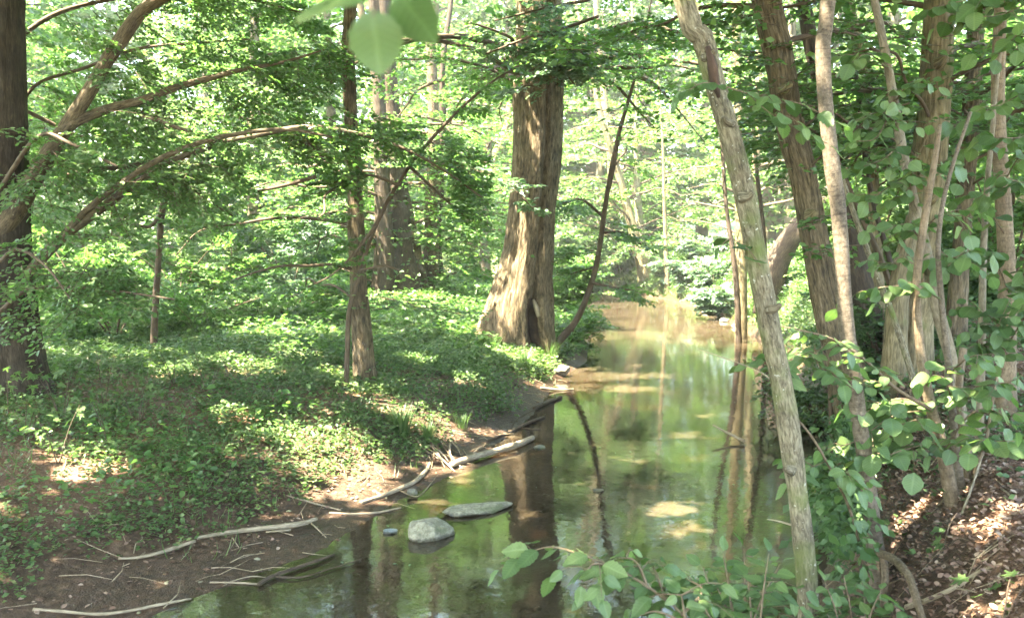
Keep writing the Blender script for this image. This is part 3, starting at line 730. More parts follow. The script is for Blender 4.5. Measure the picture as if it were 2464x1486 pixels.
for nm, (rows, Y, dY, ns) in LIMBS.items():
    n = len(rows)
    pts = np.array([at(x, y, Y + dY * k / (n - 1)) for k, (x, y, w) in enumerate(rows)])
    rad = np.array([w / FPX * Y for x, y, w in rows])
    g = Geo(); d, _ = g.tube(pts, rad, 12, wob=0.08, seed=len(nm)); g.build('limb', M['bark_limb' if nm in 'ABCD' else 'twig'], BIG, org)
    for rep in range(2):
        o, x, s = sprays_on(d, int(ns * 1.0), 0.22 if nm in 'ABCD' else 0.05, 1.0, (0.45, 1.15), (25, 85), (-38, 8))
        o[:, 2] += rng.normal(0.05, 0.14, len(o)); o[:, 1] += rng.uniform(-.05, .9, len(o)); Os.append(o); Xs.append(x); Ss.append(s)
# short dead branch stubs
for rows, Y in (([(338, 278, 3), (380, 290, 5), (420, 305, 5), (462, 319, 4)], 9.6), ([(735, 345, 5), (760, 362, 7), (785, 382, 7)], 10.6), ([(620, 460, 3), (690, 445, 5), (760, 425, 5)], 10.6)):
    pts = np.array([at(x, y, Y) for x, y, w in rows]); g = Geo(); g.tube(pts, [w / FPX * Y for x, y, w in rows], 7); g.build('limb', M['twig'], BIG, org)
O, X, S = np.vstack(Os), np.vstack(Xs), np.concatenate(Ss)
add_crown(BIG, [], O, X, S, 0.058, FINE, M['leaf_hornbeam'], TM)
# its high crown, above the frame, that shades the bank
O, X, S = canopy_sprays((-6.2, 7.6, 9.8), 8.2, 3.6, 1500)
add_crown(BIG, [], O, X, S, 0.23, COARSE, M['leaf_canopy'], twig_r=0, name='shade_crown')

# --- the big furrowed trunk in the middle
P, R = px_poly([(1300, -40, 48), (1297, 120, 52), (1294, 250, 54), (1290, 380, 54), (1281, 500, 54), (1272, 600, 57), (1262, 680, 63), (1262, 760, 66), (1272, 850, 68)], 17.0)
P, R = top_up(P, R, 17.0, 0.08)
P, R = rooted(P, R)
OAK = empty('furrowed_lime_tree', (P[-1][0], P[-1][1], gz(P[-1][0], P[-1][1])), 'massive furrowed pale trunk with a hollow base beside the stream', 'tree')
org = np.array(OAK.location)
g = Geo(); OAKD, _ = g.tube(P, R, 132, step=0.09, ridge=0.13, nridge=34, wob=0.06, lobes=0.05, nlobe=4, seed=21)
# the root flare leans left, and a seam and hollow run down the front
V = g.V[0]; gzb = org[2]
hgt = V[:, 2] - gzb
cen = np.array([np.interp(V[:, 2], P[::-1, 2], P[::-1, j]) for j in (0, 1)]).T
rel = V[:, :2] - cen; ang = np.arctan2(rel[:, 1], rel[:, 0])
def lobe(a0, w): return np.exp(-((np.angle(np.exp(1j * (ang - a0)))) / w) ** 2)
fl = np.clip(1 - hgt / 1.9, 0, 1.2) ** 1.7
grow = fl * (0.95 * lobe(math.radians(195), .55) + 0.35 * lobe(math.radians(235), .3) + 0.25 * lobe(math.radians(130), .5) + 0.08 * lobe(math.radians(300), .4))
seam = np.exp(-((np.angle(np.exp(1j * (ang - math.radians(293 - 6 * 0))))) / 0.13) ** 2) * np.interp(hgt, [0, 1.0, 2.5, 5.5], [0.10, 0.22, 0.22, 0.15])
hol = np.exp(-((np.angle(np.exp(1j * (ang - math.radians(289))))) / 0.24) ** 4) * np.interp(hgt, [-.2, 0.05, 0.35, 0.75, 1.15], [0.25, 0.55, 0.75, 0.55, 0.0])
V[:, :2] = cen + rel * (1 + grow - seam - hol)[:, None]
ot = g.build('trunk', M['bark_brown'], OAK, org)
ot.data.materials.append(M['cavity'])
hv = np.zeros(len(ot.data.vertices)); hv[:len(hol)] = hol
lv = np.empty(len(ot.data.loops), np.int32); ot.data.loops.foreach_get('vertex_index', lv)
ls = np.empty(len(ot.data.polygons), np.int32); ot.data.polygons.foreach_get('loop_start', ls)
ot.data.polygons.foreach_set('material_index', (hv[lv[ls]] > .12).astype(np.int32))
# the dark wood inside the hollow
g = Geo()
g.tube([at(1296, 760, 16.60), at(1289, 738, 16.58), at(1284, 720, 16.62)], [.05, .045, .02], 6, wob=.25, seed=2)
g.build('splinter', M['dead_wood'], OAK, org)
limbs, O, X, S = crown(OAKD[OAKD[:, 2] > 5.0], 6.0, 6.5, 20, 16, 0.1, MID, (0.8, 1.6), rise=0.25, droop=0.5, limb_r=0.09)
add_crown(OAK, limbs, O, X, S, 0.095, MID, M['leaf_hornbeam'], join=True)
O, X, S = canopy_sprays((-3.2, 15.0, 10.0), 4.6, 3.0, 330)  # extra leaf canopy above the view, set sunward to shade this trunk
add_crown(OAK, [], O, X, S, 0.2, COARSE, M['leaf_canopy'], twig_r=0, name='shade_crown')
lp = [([(1060, 395, 4), (1160, 415, 3), (1235, 455, 2), (1285, 505, 1)], 14.2), ([(1330, 160, 4), (1380, 150, 4), (1440, 165, 3)], 16.4), ([(1240, 190, 5), (1300, 165, 4), (1350, 170, 3), (1380, 200, 2)], 15.6), ([(1300, 215, 3), (1270, 205, 2), (1240, 220, 2)], 15.9),
      ([(1440, 40, 4), (1350, 70, 4), (1260, 95, 3), (1170, 130, 2)], 15.2), ([(1430, 110, 4), (1350, 120, 3), (1260, 150, 2)], 15.6), ([(1420, 0, 4), (1310, 20, 3), (1190, 50, 2)], 15.0), ([(1290, 60, 4), (1330, 110, 3), (1390, 170, 2)], 15.4)]
Os, Xs, Ss = [], [], []
for rows, Y in lp:
    pts = np.array([at(x, y, Y) for x, y, w in rows]); g = Geo(); d, _ = g.tube(pts, [w / FPX * Y for x, y, w in rows], 6); g.build('limb', M['twig'], OAK, org)
    o, x, s = sprays_on(d, 5 if Y > 15.6 or len(rows) < 3 else 12, .1, 1, (.45, .85)); Os.append(o); Xs.append(x); Ss.append(s)
sv = CLEAR[:]; CLEAR[:] = [c for c in CLEAR if c[0] != (1180, 205, 1350, 850)]
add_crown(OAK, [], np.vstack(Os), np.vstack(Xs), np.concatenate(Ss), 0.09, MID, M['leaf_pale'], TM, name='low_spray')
CLEAR[:] = sv

# --- trees of the left bank
specs = [
 ('slim_tree', 'straight slim trunk on the left bank in front of the dark cluster', [(845, -30, 14), (838, 100, 15), (842, 250, 16), (852, 400, 17), (856, 520, 19), (862, 650, 19), (868, 760, 22), (876, 885, 27)], 12.0, 'bark_brown', 11.5, 3.6, 3.6, 17, None),
 ('cluster_tree', 'reddish upright trunk, left one of the dark cluster behind', [(913, 250, 15), (918, 380, 18), (922, 520, 21), (925, 620, 23), (922, 715, 28)], 24.0, 'bark_dark', 21, 5.5, 6.0, 20, 'trunks of the dark cluster'),
 ('cluster_tree', 'blackish hollow trunk in the middle of the dark cluster', [(954, 380, 20), (960, 520, 27), (964, 620, 32), (970, 708, 42)], 24.6, 'bark_dark', 18, 6.5, 5.0, 12, 'trunks of the dark cluster'),
 ('cluster_tree', 'slanting trunk of the dark cluster, leaning to the left', [(940, 330, 12), (972, 490, 17), (998, 620, 19), (1012, 708, 22)], 25.4, 'bark_limb', 13, 6.0, 4.5, 10, 'trunks of the dark cluster'),
 ('cluster_tree', 'tall grey-brown trunk, right of the dark cluster', [(1033, 60, 11), (1040, 200, 13), (1045, 350, 14), (1040, 480, 16), (1037, 600, 18), (1034, 705, 21)], 26.0, 'bark_limb', 21, 6.0, 5.5, 20, 'trunks of the dark cluster'),
 ('cluster_tree', 'thin dark trunk, close behind the tall grey-brown one', [(1066, 300, 8), (1060, 420, 10), (1055, 500, 11), (1050, 600, 12), (1060, 695, 15)], 27.0, 'bark_dark', 13, 7.0, 4.5, 10, 'trunks of the dark cluster'),
]
for nm, lab, rows, Y, bark, zt, z0, rad, nl, grp in specs:
    P, R = px_poly(rows, Y); P, R = top_up(P, R, zt)
    root, t, dp = plant_tree(nm, lab, P, R, bark, grp, sides=36, step=0.2, ridge=0.10, nridge=16, wob=0.10, seed=int(Y * 3), lobes=0.12, nlobe=5, lobe_at=lambda u: np.clip(u * 6 - 5, 0, 1))
    fine = Y < 14
    limbs, O, X, S = crown(dp, z0, rad, nl, 11, 0.07, FINE, (0.6, 1.2) if fine else (0.9, 1.7), rise=0.2, droop=0.35, limb_r=0.03 if fine else 0.06)
    add_crown(root, limbs, O, X, S, 0.062 if fine else 0.12, FINE if fine else MID, M['leaf_hornbeam'], join=True, twig_r=1 if fine else 0)

# the arching thin stem in front of the slim trunk, and the thin sapling further left
def stem_thing(name, label, cat, rows, Y, dY, bark, group=None, ns=10, leaf=0.06, templ=FINE, mat='leaf_hornbeam', length=(.35, .8), t0=.3, forks=(), sides=9, T=TM, root_it=True, clear=True):
    n = len(rows)
    P = np.array([at(x, y, Y + dY * k / (n - 1)) for k, (x, y, w) in enumerate(rows)]); R = np.array([w / FPX * Y for x, y, w in rows])
    if root_it:
        Pr, Rr = rooted(P[::-1], R[::-1], 0.1); P, R = Pr[::-1], Rr[::-1]
    root = empty(name, (P[0][0], P[0][1], gz(P[0][0], P[0][1]) if root_it else P[0][2]), label, cat, group); org = np.array(root.location)
    g = Geo(); d, _ = g.tube(P, R, sides, wob=.08, seed=int(Y * 7)); g.build('stem', M[bark], root, org)
    Os, Xs, Ss = [], [], []
    if ns:
        o, x, s = sprays_on(d, ns, t0, 1, length); Os.append(o); Xs.append(x); Ss.append(s)
    for fr, fy, fn in forks:
        q = np.array([at(x, y, fy) for x, y, w in fr]); g = Geo(); d2, _ = g.tube(q, [w / FPX * fy for x, y, w in fr], 7); g.build('branch', M[bark], root, org)
        if fn:
            o, x, s = sprays_on(d2, fn, .2, 1, length); Os.append(o); Xs.append(x); Ss.append(s)
    if Os:
        sv = CLEAR[:]
        if not clear: CLEAR[:] = []
        add_crown(root, [], np.vstack(Os), np.vstack(Xs), np.concatenate(Ss), leaf, templ, M[mat], T, name='foliage')
        CLEAR[:] = sv
    return root

stem_thing('arching_sapling', 'thin stem arching up to the right across the slim trunk', 'sapling', [(836, 835, 6), (842, 740, 6.5), (868, 650, 6), (905, 540, 5.5), (985, 400, 4.5), (1090, 280, 4), (1180, 200, 3), (1250, 158, 2)], 11.5, 0.8, 'twig', ns=15,
           forks=[([(905, 540, 5), (860, 600, 3), (800, 660, 2), (740, 690, 2)], 11.2, 8), ([(985, 400, 4), (1060, 470, 3), (1130, 530, 2)], 11.8, 7), ([(868, 650, 3), (930, 640, 3), (990, 665, 2)], 11.0, 7), ([(960, 445, 4), (880, 420, 3), (800, 440, 2)], 11.0, 8)])
stem_thing('thin_sapling', 'thin bare stem standing alone in the green left bank', 'sapling', [(370, 815, 9), (376, 700, 8), (383, 600, 7), (388, 520, 8), (396, 480, 8)], 13.0, 0, 'twig', ns=4, t0=.7,
           forks=[([(388, 515, 5), (360, 545, 4), (320, 538, 3)], 12.9, 3), ([(394, 490, 5), (402, 460, 4), (408, 420, 3), (450, 380, 2)], 13, 6), ([(394, 490, 4), (380, 450, 3), (350, 410, 2)], 13.1, 6)])
stem_thing('leaning_sapling', 'thin dark sapling leaning out over the water right of the massive trunk', 'sapling', [(1335, 832, 10), (1385, 772, 8), (1420, 692, 7), (1442, 600, 6.5), (1460, 470, 6), (1485, 340, 5), (1515, 232, 4.5), (1535, 160, 3.5), (1556, 60, 2.5), (1575, -40, 1.5)], 17.6, 0.6, 'twig', ns=10, t0=.35, length=(.5, 1.0), leaf=.075,
           forks=[([(1460, 470, 6), (1476, 400, 6), (1490, 320, 5), (1500, 280, 3)], 17.9, 3), ([(1440, 610, 4), (1400, 600, 3), (1350, 620, 2)], 17.4, 8), ([(1425, 680, 4), (1470, 690, 3), (1530, 700, 2)], 17.4, 7), ([(1445, 560, 4), (1500, 560, 3), (1560, 600, 2)], 18, 8), ([(1450, 520, 4), (1400, 480, 3), (1350, 490, 2)], 18, 8), ([(1440, 640, 4), (1400, 650, 3), (1370, 660, 2)], 18, 7)], clear=False)

# --- right bank trunks
rspecs = [
 ('mossy_tree', 'nearest grey-green mossy trunk slanting across the stream', [(1640, -20, 24), (1690, 90, 25), (1720, 200, 25), (1752, 310, 25), (1790, 460, 25), (1825, 640, 25), (1852, 780, 25), (1882, 930, 25), (1908, 1100, 25), (1930, 1280, 25), (1946, 1480, 26)], 4.6, 'bark_moss', 9, .05, 14),
 ('pale_tree', 'pale pinkish trunk with dark bark rings, upright over the right bank', [(1994, -20, 17), (1980, 110, 17), (1986, 250, 17), (2002, 400, 18), (2020, 530, 18), (2030, 700, 18), (2044, 850, 19), (2066, 1000, 19), (2088, 1160, 19), (2112, 1370, 20)], 5.2, 'bark_pale', 9, .03, 12),
 ('leaning_tree', 'thick brown furrowed trunk leaning left behind the pale ringed one', [(1840, -30, 34), (1872, 120, 33), (1898, 280, 32), (1934, 430, 31), (1958, 560, 33), (1984, 690, 34), (2010, 800, 37), (2040, 910, 44)], 9.5, 'bark_brown', 11, .13, 22),
 ('straight_tree', 'stout straight olive-brown trunk near the right edge', [(2262, -20, 34), (2258, 100, 34), (2250, 220, 36), (2236, 400, 37), (2224, 560, 38), (2212, 700, 38), (2200, 800, 40), (2190, 915, 46)], 9.5, 'bark_olive', 11, .13, 26),
 ('rough_tree', 'rough greyish trunk behind the hazel, right of the stout straight one', [(2352, -20, 19), (2345, 150, 19), (2335, 300, 20), (2322, 470, 20), (2310, 650, 20), (2300, 800, 24)], 11.0, 'bark_brown', 11, .10, 14),
 ('smooth_tree', 'smooth brown trunk among big leaves at the right edge', [(2408, -20, 14), (2402, 200, 15), (2405, 350, 17), (2416, 520, 19), (2424, 700, 19), (2422, 900, 22)], 7.2, 'bark_hazel', 9.5, .04, 10),
 ('shaded_tree', 'dark shaded trunk between the pale ringed and the stout straight one', [(1930, -30, 15), (1955, 120, 18), (1985, 260, 19), (2012, 400, 20), (2036, 520, 24), (2060, 640, 27), (2096, 800, 32)], 12.0, 'bark_dark', 12, .10, 14),
 ('shaded_tree', 'slender dark trunk just right of the other shaded one', [(2035, -20, 12), (2078, 150, 13), (2094, 300, 13), (2100, 420, 13), (2108, 600, 14), (2114, 790, 16)], 13.0, 'bark_olive', 12, .10, 14),
]
RT = {}
for nm, lab, rows, Y, bark, zt, rg, nr in rspecs:
    P, R = px_poly(rows, Y); P, R = top_up(P, R, zt, lean=0.5)
    hero = Y < 10
    root, t, dp = plant_tree(nm, lab, P, R, bark, sides=84 if rg > .1 else 48, step=0.07 if Y < 6 else 0.1, ridge=rg, nridge=nr, wob=0.10, seed=int(Y * 5), lobes=0.25, nlobe=5, lobe_at=lambda u: np.clip(u * 14 - 13, 0, 1))
    RT[nm + str(Y)] = (root, dp)
    if Y > 9:
        limbs, O, X, S = crown(dp[dp[:, 2] > 3], 5.2 if Y < 10 else 4.6, 3.6, 11, 10, .09, MID, (0.6, 1.3), rise=.25, droop=.3, limb_r=.035)
        add_crown(root, limbs, O, X, S, 0.085, MID, M['leaf_hornbeam'], join=True)
# high crowns of the near trees: shade over the stream
for key, c, rx, rz, n in (('mossy_tree4.6', (-0.6, 3.8, 8.2), 4.8, 2.4, 560), ('pale_tree5.2', (1.6, 4.0, 7.6), 4.2, 2.4, 460), ('leaning_tree9.5', (2.0, 10.5, 10.4), 5.0, 2.6, 380), ('straight_tree9.5', (4.4, 9.0, 9.6), 5.0, 2.8, 380), ('smooth_tree7.2', (4.5, 5.8, 8.2), 3.6, 2.0, 220)):
    O, X, S = canopy_sprays(c, rx, rz, n)
    add_crown(RT[key][0], [], O, X, S, 0.22, COARSE, M['leaf_canopy'], twig_r=0, name='shade_crown')
# a torn strip of bark on the mossy trunk, knots on it
root = RT['mossy_tree4.6'][0]; org = np.array(root.location)
g = Geo(); g.tube([at(1703, 112, 4.53), at(1716, 165, 4.52), at(1722, 205, 4.53), at(1730, 235, 4.54)], [.012, .026, .024, .008], 10, wob=.2)
g.build('bark_scar', M['cavity'], root, org)
for x, y, sx in ((1780, 478, 1), (1846, 745, 1), (1760, 300, -1), (1905, 1130, -1), (1690, 140, 1)):
    g = Geo(); a_ = at(x, y, 4.56); g.tube([a_, a_ + (.035 * sx, -.03, .012), a_ + (.05 * sx, -.055, .03)], [.026, .02, .012], 9, wob=.3, seed=x); g.build('knot', M['bark_moss'], root, org)
# second stem forking at the stout tree's foot
for key, pts_ in (('leaning_tree9.5', ((1890, 215, 9.2), (1950, 520, 9.2))), ('straight_tree9.5', ((2262, 150, 9.15), (2240, 480, 9.1)))):
    root = RT[key][0]; org = np.array(root.location)
    for x, y, Y_ in pts_:
        g = Geo(); a_ = at(x, y, Y_); g.tube([a_ + (0, .05, 0), a_ + (.02, -.02, .02), a_ + (.03, -.06, .05)], [.07, .05, .03], 9, wob=.3, seed=x); g.build('knot', M['bark_olive'], root, org)
root = RT['straight_tree9.5'][0]; org = np.array(root.location)
P, R = px_poly([(2200, 520, 18), (2172, 640, 22), (2158, 760, 25), (2150, 915, 32)], 9.3)
P, R = rooted(P, R); g = Geo(); g.tube(P, R, 60, step=.1, ridge=.13, nridge=18, wob=.06, seed=5); g.build('stem', M['bark_olive'], root, org)
# a leaning trunk far behind and the thin poles
poles = [
 ('leaning_log_tree', 'short thick dark trunk leaning right behind the mossy one', 'tree', [(1862, 660, 30), (1886, 600, 27), (1925, 545, 24), (1990, 470, 19), (2060, 380, 13)], 23.0, 'bark_dark', 0),
 ('slanting_pole', 'thin green mossy pole slanting left of the stout straight trunk', 'sapling', [(2195, 905, 8), (2142, 740, 7), (2086, 600, 7), (2040, 470, 6), (1995, 330, 5)], 8.0, 'bark_moss', 4),
 ('slanting_pole', 'brown thin pole crossing behind the green mossy pole', 'sapling', [(2170, 790, 8), (2130, 650, 7), (2072, 520, 7), (2008, 372, 6), (1960, 250, 5)], 10.0, 'twig', 5),
 ('slanting_pole', 'thin dark pole between the slanting brown pole and the stout trunk', 'sapling', [(2200, 790, 8), (2140, 620, 7), (2092, 440, 6), (2062, 200, 5), (2050, 60, 4)], 10.6, 'bark_dark', 6),
 ('thin_pole', 'slender straight stem left of the smooth trunk at the right edge', 'sapling', [(2362, 830, 9), (2365, 650, 8), (2373, 480, 7), (2386, 330, 6), (2396, 220, 5), (2410, 100, 4)], 6.6, 'bark_grey', 0),
 ('thin_pole', 'thin dark stem left of the mossy trunk, across the stream', 'sapling', [(1772, 690, 7), (1762, 600, 6), (1748, 500, 5), (1738, 360, 5), (1730, 220, 4)], 21.0, 'bark_dark', 8),
 ('bank_tree', 'dark upright trunk behind the mossy trunk, across the stream', 'tree', [(1784, 692, 14), (1782, 560, 13), (1780, 400, 12), (1775, 200, 11), (1770, 0, 10)], 22.0, 'bark_olive', 12),
 ('thin_pole', 'thin pale stem on the sunlit grassy slope beyond the stream', 'sapling', [(1605, 675, 6), (1602, 590, 5), (1598, 480, 4), (1596, 380, 3), (1590, 260, 2), (1580, 150, 1)], 36.0, 'bark_olive', 6),
 ('forked_stem', 'dark forked stem between the mossy and the brown furrowed trunk, beyond', 'sapling', [(1842, 690, 6), (1838, 560, 5), (1822, 420, 5), (1812, 300, 4), (1800, 120, 4)], 19.0, 'bark_dark', 8),
 ('long_branch_stem', 'thin crooked stem rising beside the brown furrowed trunk', 'sapling', [(1985, 640, 5), (1968, 480, 5), (1935, 310, 6), (1905, 180, 5), (1885, 60, 5), (1870, -40, 4)], 10.4, 'twig', 4),
]
for nm, lab, cat, rows, Y, bark, ns in poles:
    stem_thing(nm, lab, cat, rows, Y, 0.3, bark, ns=ns, t0=.5, leaf=.075, templ=MID, length=(.5, 1.0), sides=12)

# --- background trunks with their own crowns
bgt = [
 ('ivy_tree', 'twin-stemmed pale tree with ivy at the bend of the stream', [(1478, 380, 8), (1502, 470, 10), (1525, 560, 12), (1548, 645, 17)], 39, 'bark_olive', 16, 7, 6),
 ('ivy_tree', 'second slim stem touching the twin-stemmed pale tree at the bend', [(1532, 400, 7), (1534, 480, 9), (1542, 560, 10), (1556, 645, 13)], 40, 'bark_moss', 14, 8, 5),
 ('far_trunk_tree', 'pale leaning trunk far behind, left of the massive furrowed one', [(1236, 180, 9), (1222, 300, 10), (1195, 370, 11), (1165, 450, 12), (1140, 560, 14)], 40, 'bark_olive', 18, 9, 6),
 ('far_trunk_tree', 'greyish straight trunk far behind, right of the massive furrowed one', [(1448, 150, 8), (1456, 250, 9), (1468, 360, 9), (1474, 480, 10), (1480, 610, 13)], 44, 'bark_olive', 20, 9, 7),
 ('far_trunk_tree', 'dim brown trunk far behind, seen between mossy and furrowed trunks', [(1826, 200, 8), (1822, 350, 9), (1812, 480, 10), (1808, 600, 12)], 30, 'bark_olive', 15, 5, 5),
]
for nm, lab, rows, Y, bark, zt, z0, rad in bgt:
    P, R = px_poly(rows, Y); P, R = top_up(P, R, zt)
    root, t, dp = plant_tree(nm, lab, P, R, bark, sides=20, step=.4, ridge=.06, wob=.1, seed=int(Y))
    limbs, O, X, S = crown(dp, z0, rad, 14, 9, .14, MID, (1.1, 2.0), rise=.3, droop=.3, limb_r=.07)
    add_crown(root, limbs, O, X, S, .17, MID, M['leaf_far'], join=True, twig_r=0)

# ------------------------------------------------------------------ the wood behind: copies of five trees, each a thing
def proto_tree(seed, h, rad, leaf, z0, n_l, n_s, mat):
    P = np.array([(0, 0, -0.4), (0.1, 0, h * .3), (-.15, .1, h * .6), (0, 0, h)]); R = np.array([.34, .26, .18, .05])
    root = empty('wood_tree', (0, 0, 0), 'tall leafy tree in the sunlit wood behind the clearing', 'tree', 'trees of the wood behind')
    g = Geo(); dp, _ = g.tube(P, R, 10, wob=.1, seed=seed); g.build('trunk', M['bark_grey'], root)
    limbs, O, X, S = crown(dp, z0, rad, n_l, n_s, leaf, COARSE, (1.5, 2.9), rise=.25, droop=.35, limb_r=.08)
    sv, sc = SUN_SPOTS[:], CLEAR[:]; SUN_SPOTS[:] = []; CLEAR[:] = []
    add_crown(root, limbs, O, X, S, leaf, COARSE, M[mat], join=True, twig_r=0)
    SUN_SPOTS[:] = sv; CLEAR[:] = sc
    return root

def copy_tree(src, loc, rz, s):
    r = src.copy(); COL.objects.link(r); r.location = loc; r.rotation_euler = (0, 0, rz); r.scale = (s, s, s)
    for ch in src.children:
        c = ch.copy(); COL.objects.link(c); c.parent = r
    return r

protos = [proto_tree(1, 17, 5.0, .32, 2.0, 26, 11, 'leaf_far'), proto_tree(2, 20, 5.5, .33, 2.5, 28, 11, 'leaf_far'), proto_tree(3, 14, 4.2, .27, 1.2, 24, 11, 'leaf_far'), proto_tree(4, 18, 5.0, .30, 2.0, 26, 11, 'leaf_hornbeam')]
spots = []
rr = random.Random(5)
def belt(p0, p1, n, jit):
    for k in range(n):
        u = (k + .5) / n
        spots.append((p0[0] + (p1[0] - p0[0]) * u + rr.uniform(-jit, jit), p0[1] + (p1[1] - p0[1]) * u + rr.uniform(-jit, jit)))
belt((-34, 34), (-12, 56), 7, 1.5); belt((-8, 54), (9, 55), 5, 1.5); belt((11, 47), (22, 38), 4, 1.5); belt((26, 36), (38, 22), 4, 2)
belt((-44, 46), (-14, 70), 8, 3); belt((-10, 68), (22, 62), 8, 3); belt((26, 54), (50, 30), 6, 3)
belt((-60, 62), (10, 92), 12, 5); belt((12, 86), (64, 48), 10, 5)
nfar = len(spots)
spots += [(-15, 27), (-9.5, 33), (-21, 25), (-4.5, 37), (15.5, 27), (14, 21), (14, 39), (18, 31), (-12.5, 21.5), (13, 14.5), (19, 19)]
spots += [(-8, 28), (-16, 19), (-6, 30), (-19, 32), (-1, 34), (12.5, 40), (16, 35), (16, 24), (11.5, 19), (-24, 38), (5, 50), (-13, 38), (-11, -2), (-5, -7), (-17, 3)]  # the last few stand out of view, added to darken the near left
ORD = 'first second third fourth fifth sixth seventh eighth ninth tenth eleventh twelfth'.split()
rows_ = [(7, 'front wood row beyond the left clearing'), (5, 'wood row straight behind the stream bend'), (4, 'wood row right of the stream bend'), (4, 'bright wood edge behind the right bank'),
         (8, 'second wood row beyond the left clearing'), (8, 'second wood row behind the stream bend'), (6, 'second wood row behind the right bank'), (12, 'left half of the hindmost wood row'), (10, 'right half of the hindmost wood row')]
wlab = [f'tall tree {ORD[q]} from left in the {w}' for n_, w in rows_ for q in range(n_)]
wlab += ['smaller leafy tree standing ' + w for w in ('in the clearing behind the thin bare stem', 'in the clearing left of the dark cluster', 'in the clearing behind the big dark trunk', 'behind the massive furrowed trunk', 'on the slope above the sunlit grass', 'behind the thick brown furrowed trunk', 'beyond the sunlit grassy slope', 'behind the shaded trunks of the right bank', 'in front of the pale sunlit shrub', 'behind the stout straight trunk', 'behind the rough greyish trunk')]
wlab += ['mid-sized tree standing ' + w for w in ('behind the slim straight trunk', 'beyond the big dark trunk, at the left', 'behind the dark cluster of trunks', 'far out in the left clearing', 'right behind the massive trunk, in the gap', 'at the top of the sunlit slope', 'behind the tree at the top of the sunlit slope', 'behind the brown furrowed trunk, far back', 'just behind the slender dark trunk', 'at the far left of the clearing', 'in the very bend of the stream', 'in the clearing, farther back than the thin stem', 'unseen on the near left bank, added to shade the foreground', 'unseen behind the viewer, added to shade the foreground', 'unseen left of the big dark trunk, added to shade the foreground')]
used = set()
for k, (x, y) in enumerate(spots):
    j = rr.randrange(4); s = rr.uniform(1.1, 1.5) if k < nfar else (rr.uniform(.45, .65) if k < nfar + 11 else rr.uniform(.65, .95))
    loc = (x, y, gz(x, y)); rz = rr.uniform(0, 6.28)
    if j not in used:
        o = protos[j]; o.location = loc; o.rotation_euler = (0, 0, rz); o.scale = (s,) * 3; used.add(j)
    else:
        o = copy_tree(protos[j], loc, rz, s)
    o['label'] = wlab[k]

# ------------------------------------------------------------------ shrubs
def shrub(name, label, x, y, h, w, n, leaf, mat, templ=MID, group=None, T=TQ, spray=(.4, .8), clear=True, stems=7):
    z = gz(x, y); root = empty(name, (x, y, z), label, 'shrub', group); org = np.array(root.location)
    g = Geo(); Os, Xs, Ss = [], [], []
    for k in range(stems):
        az = k * 2.4 + rng.random(); rr_ = w * rng.uniform(.35, .9); hh = h * rng.uniform(.6, 1)
        c = np.array([(x, y, z - .1), (x + math.cos(az) * rr_ * .35, y + math.sin(az) * rr_ * .35, z + hh * .55), (x + math.cos(az) * rr_, y + math.sin(az) * rr_, z + hh)])
        d, _ = g.tube(c, [.02, .014, .005], 5)
        o, xx, s = sprays_on(d, n // stems, .12, 1, spray, (20, 100), (-25, 35)); Os.append(o); Xs.append(xx); Ss.append(s)
    b = g.build('stems', M['twig'], root, org); b['kind'] = 'stuff'
    sv = CLEAR[:]
    if not clear: CLEAR[:] = []
    add_crown(root, [], np.vstack(Os), np.vstack(Xs), np.concatenate(Ss), leaf, templ, M[mat], T, twig_r=0, name='foliage')
    CLEAR[:] = sv
    return root

def shrub_px(name, label, px, Y, h, w, n, leaf, mat, **k):
    p = at(px, 600, Y); return shrub(name, label, p[0], Y, h, w, n, leaf, mat, **k)

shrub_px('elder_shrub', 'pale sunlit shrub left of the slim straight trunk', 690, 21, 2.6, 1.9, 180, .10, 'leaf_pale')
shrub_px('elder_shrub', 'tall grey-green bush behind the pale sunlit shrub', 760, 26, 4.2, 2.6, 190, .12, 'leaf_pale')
shrub_px('elder_shrub', 'light green bush standing left of the pale sunlit shrub', 560, 23, 2.6, 2.2, 170, .10, 'leaf_hornbeam')
shrub_px('elder_shrub', 'low green bush behind the thin bare stem', 430, 19, 1.5, 2.0, 150, .09, 'leaf_hornbeam')
shrub_px('elder_shrub', 'spreading bush at the far left beside the big dark trunk', 190, 17, 1.7, 1.8, 150, .085, 'leaf_hornbeam')
shrub_px('elder_shrub', 'green bush behind the big dark trunk', 60, 22, 2.6, 2.4, 160, .10, 'leaf_hornbeam')
shrub_px('elder_shrub', 'bright bush in the gap between dark cluster and massive trunk', 1130, 36, 3.0, 3.0, 170, .14, 'leaf_far')
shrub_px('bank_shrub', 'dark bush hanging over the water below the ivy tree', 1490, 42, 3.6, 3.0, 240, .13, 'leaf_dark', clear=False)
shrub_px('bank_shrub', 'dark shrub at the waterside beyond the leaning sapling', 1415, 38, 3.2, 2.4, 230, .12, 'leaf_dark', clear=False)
shrub_px('bank_shrub', 'leafy bush right beside the massive furrowed trunk', 1360, 24, 2.3, 1.4, 150, .10, 'leaf_hornbeam', clear=False)
shrub_px('bank_shrub', 'low bright bush at the foot of the leaning sapling', 1368, 19, 0.9, .7, 110, .07, 'leaf_hornbeam', clear=False)
shrub_px('bank_shrub', 'shrub on the slope behind the dark upright trunk across the stream', 1850, 24, 1.6, 1.6, 140, .09, 'leaf_hornbeam')
shrub_px('bank_shrub', 'dense bush behind the shaded trunks of the right bank', 2075, 17, 2.6, 1.7, 190, .09, 'leaf_hornbeam')
shrub_px('bank_shrub', 'bush behind the rough greyish trunk', 2300, 15, 2.0, 1.6, 180, .09, 'leaf_hornbeam')
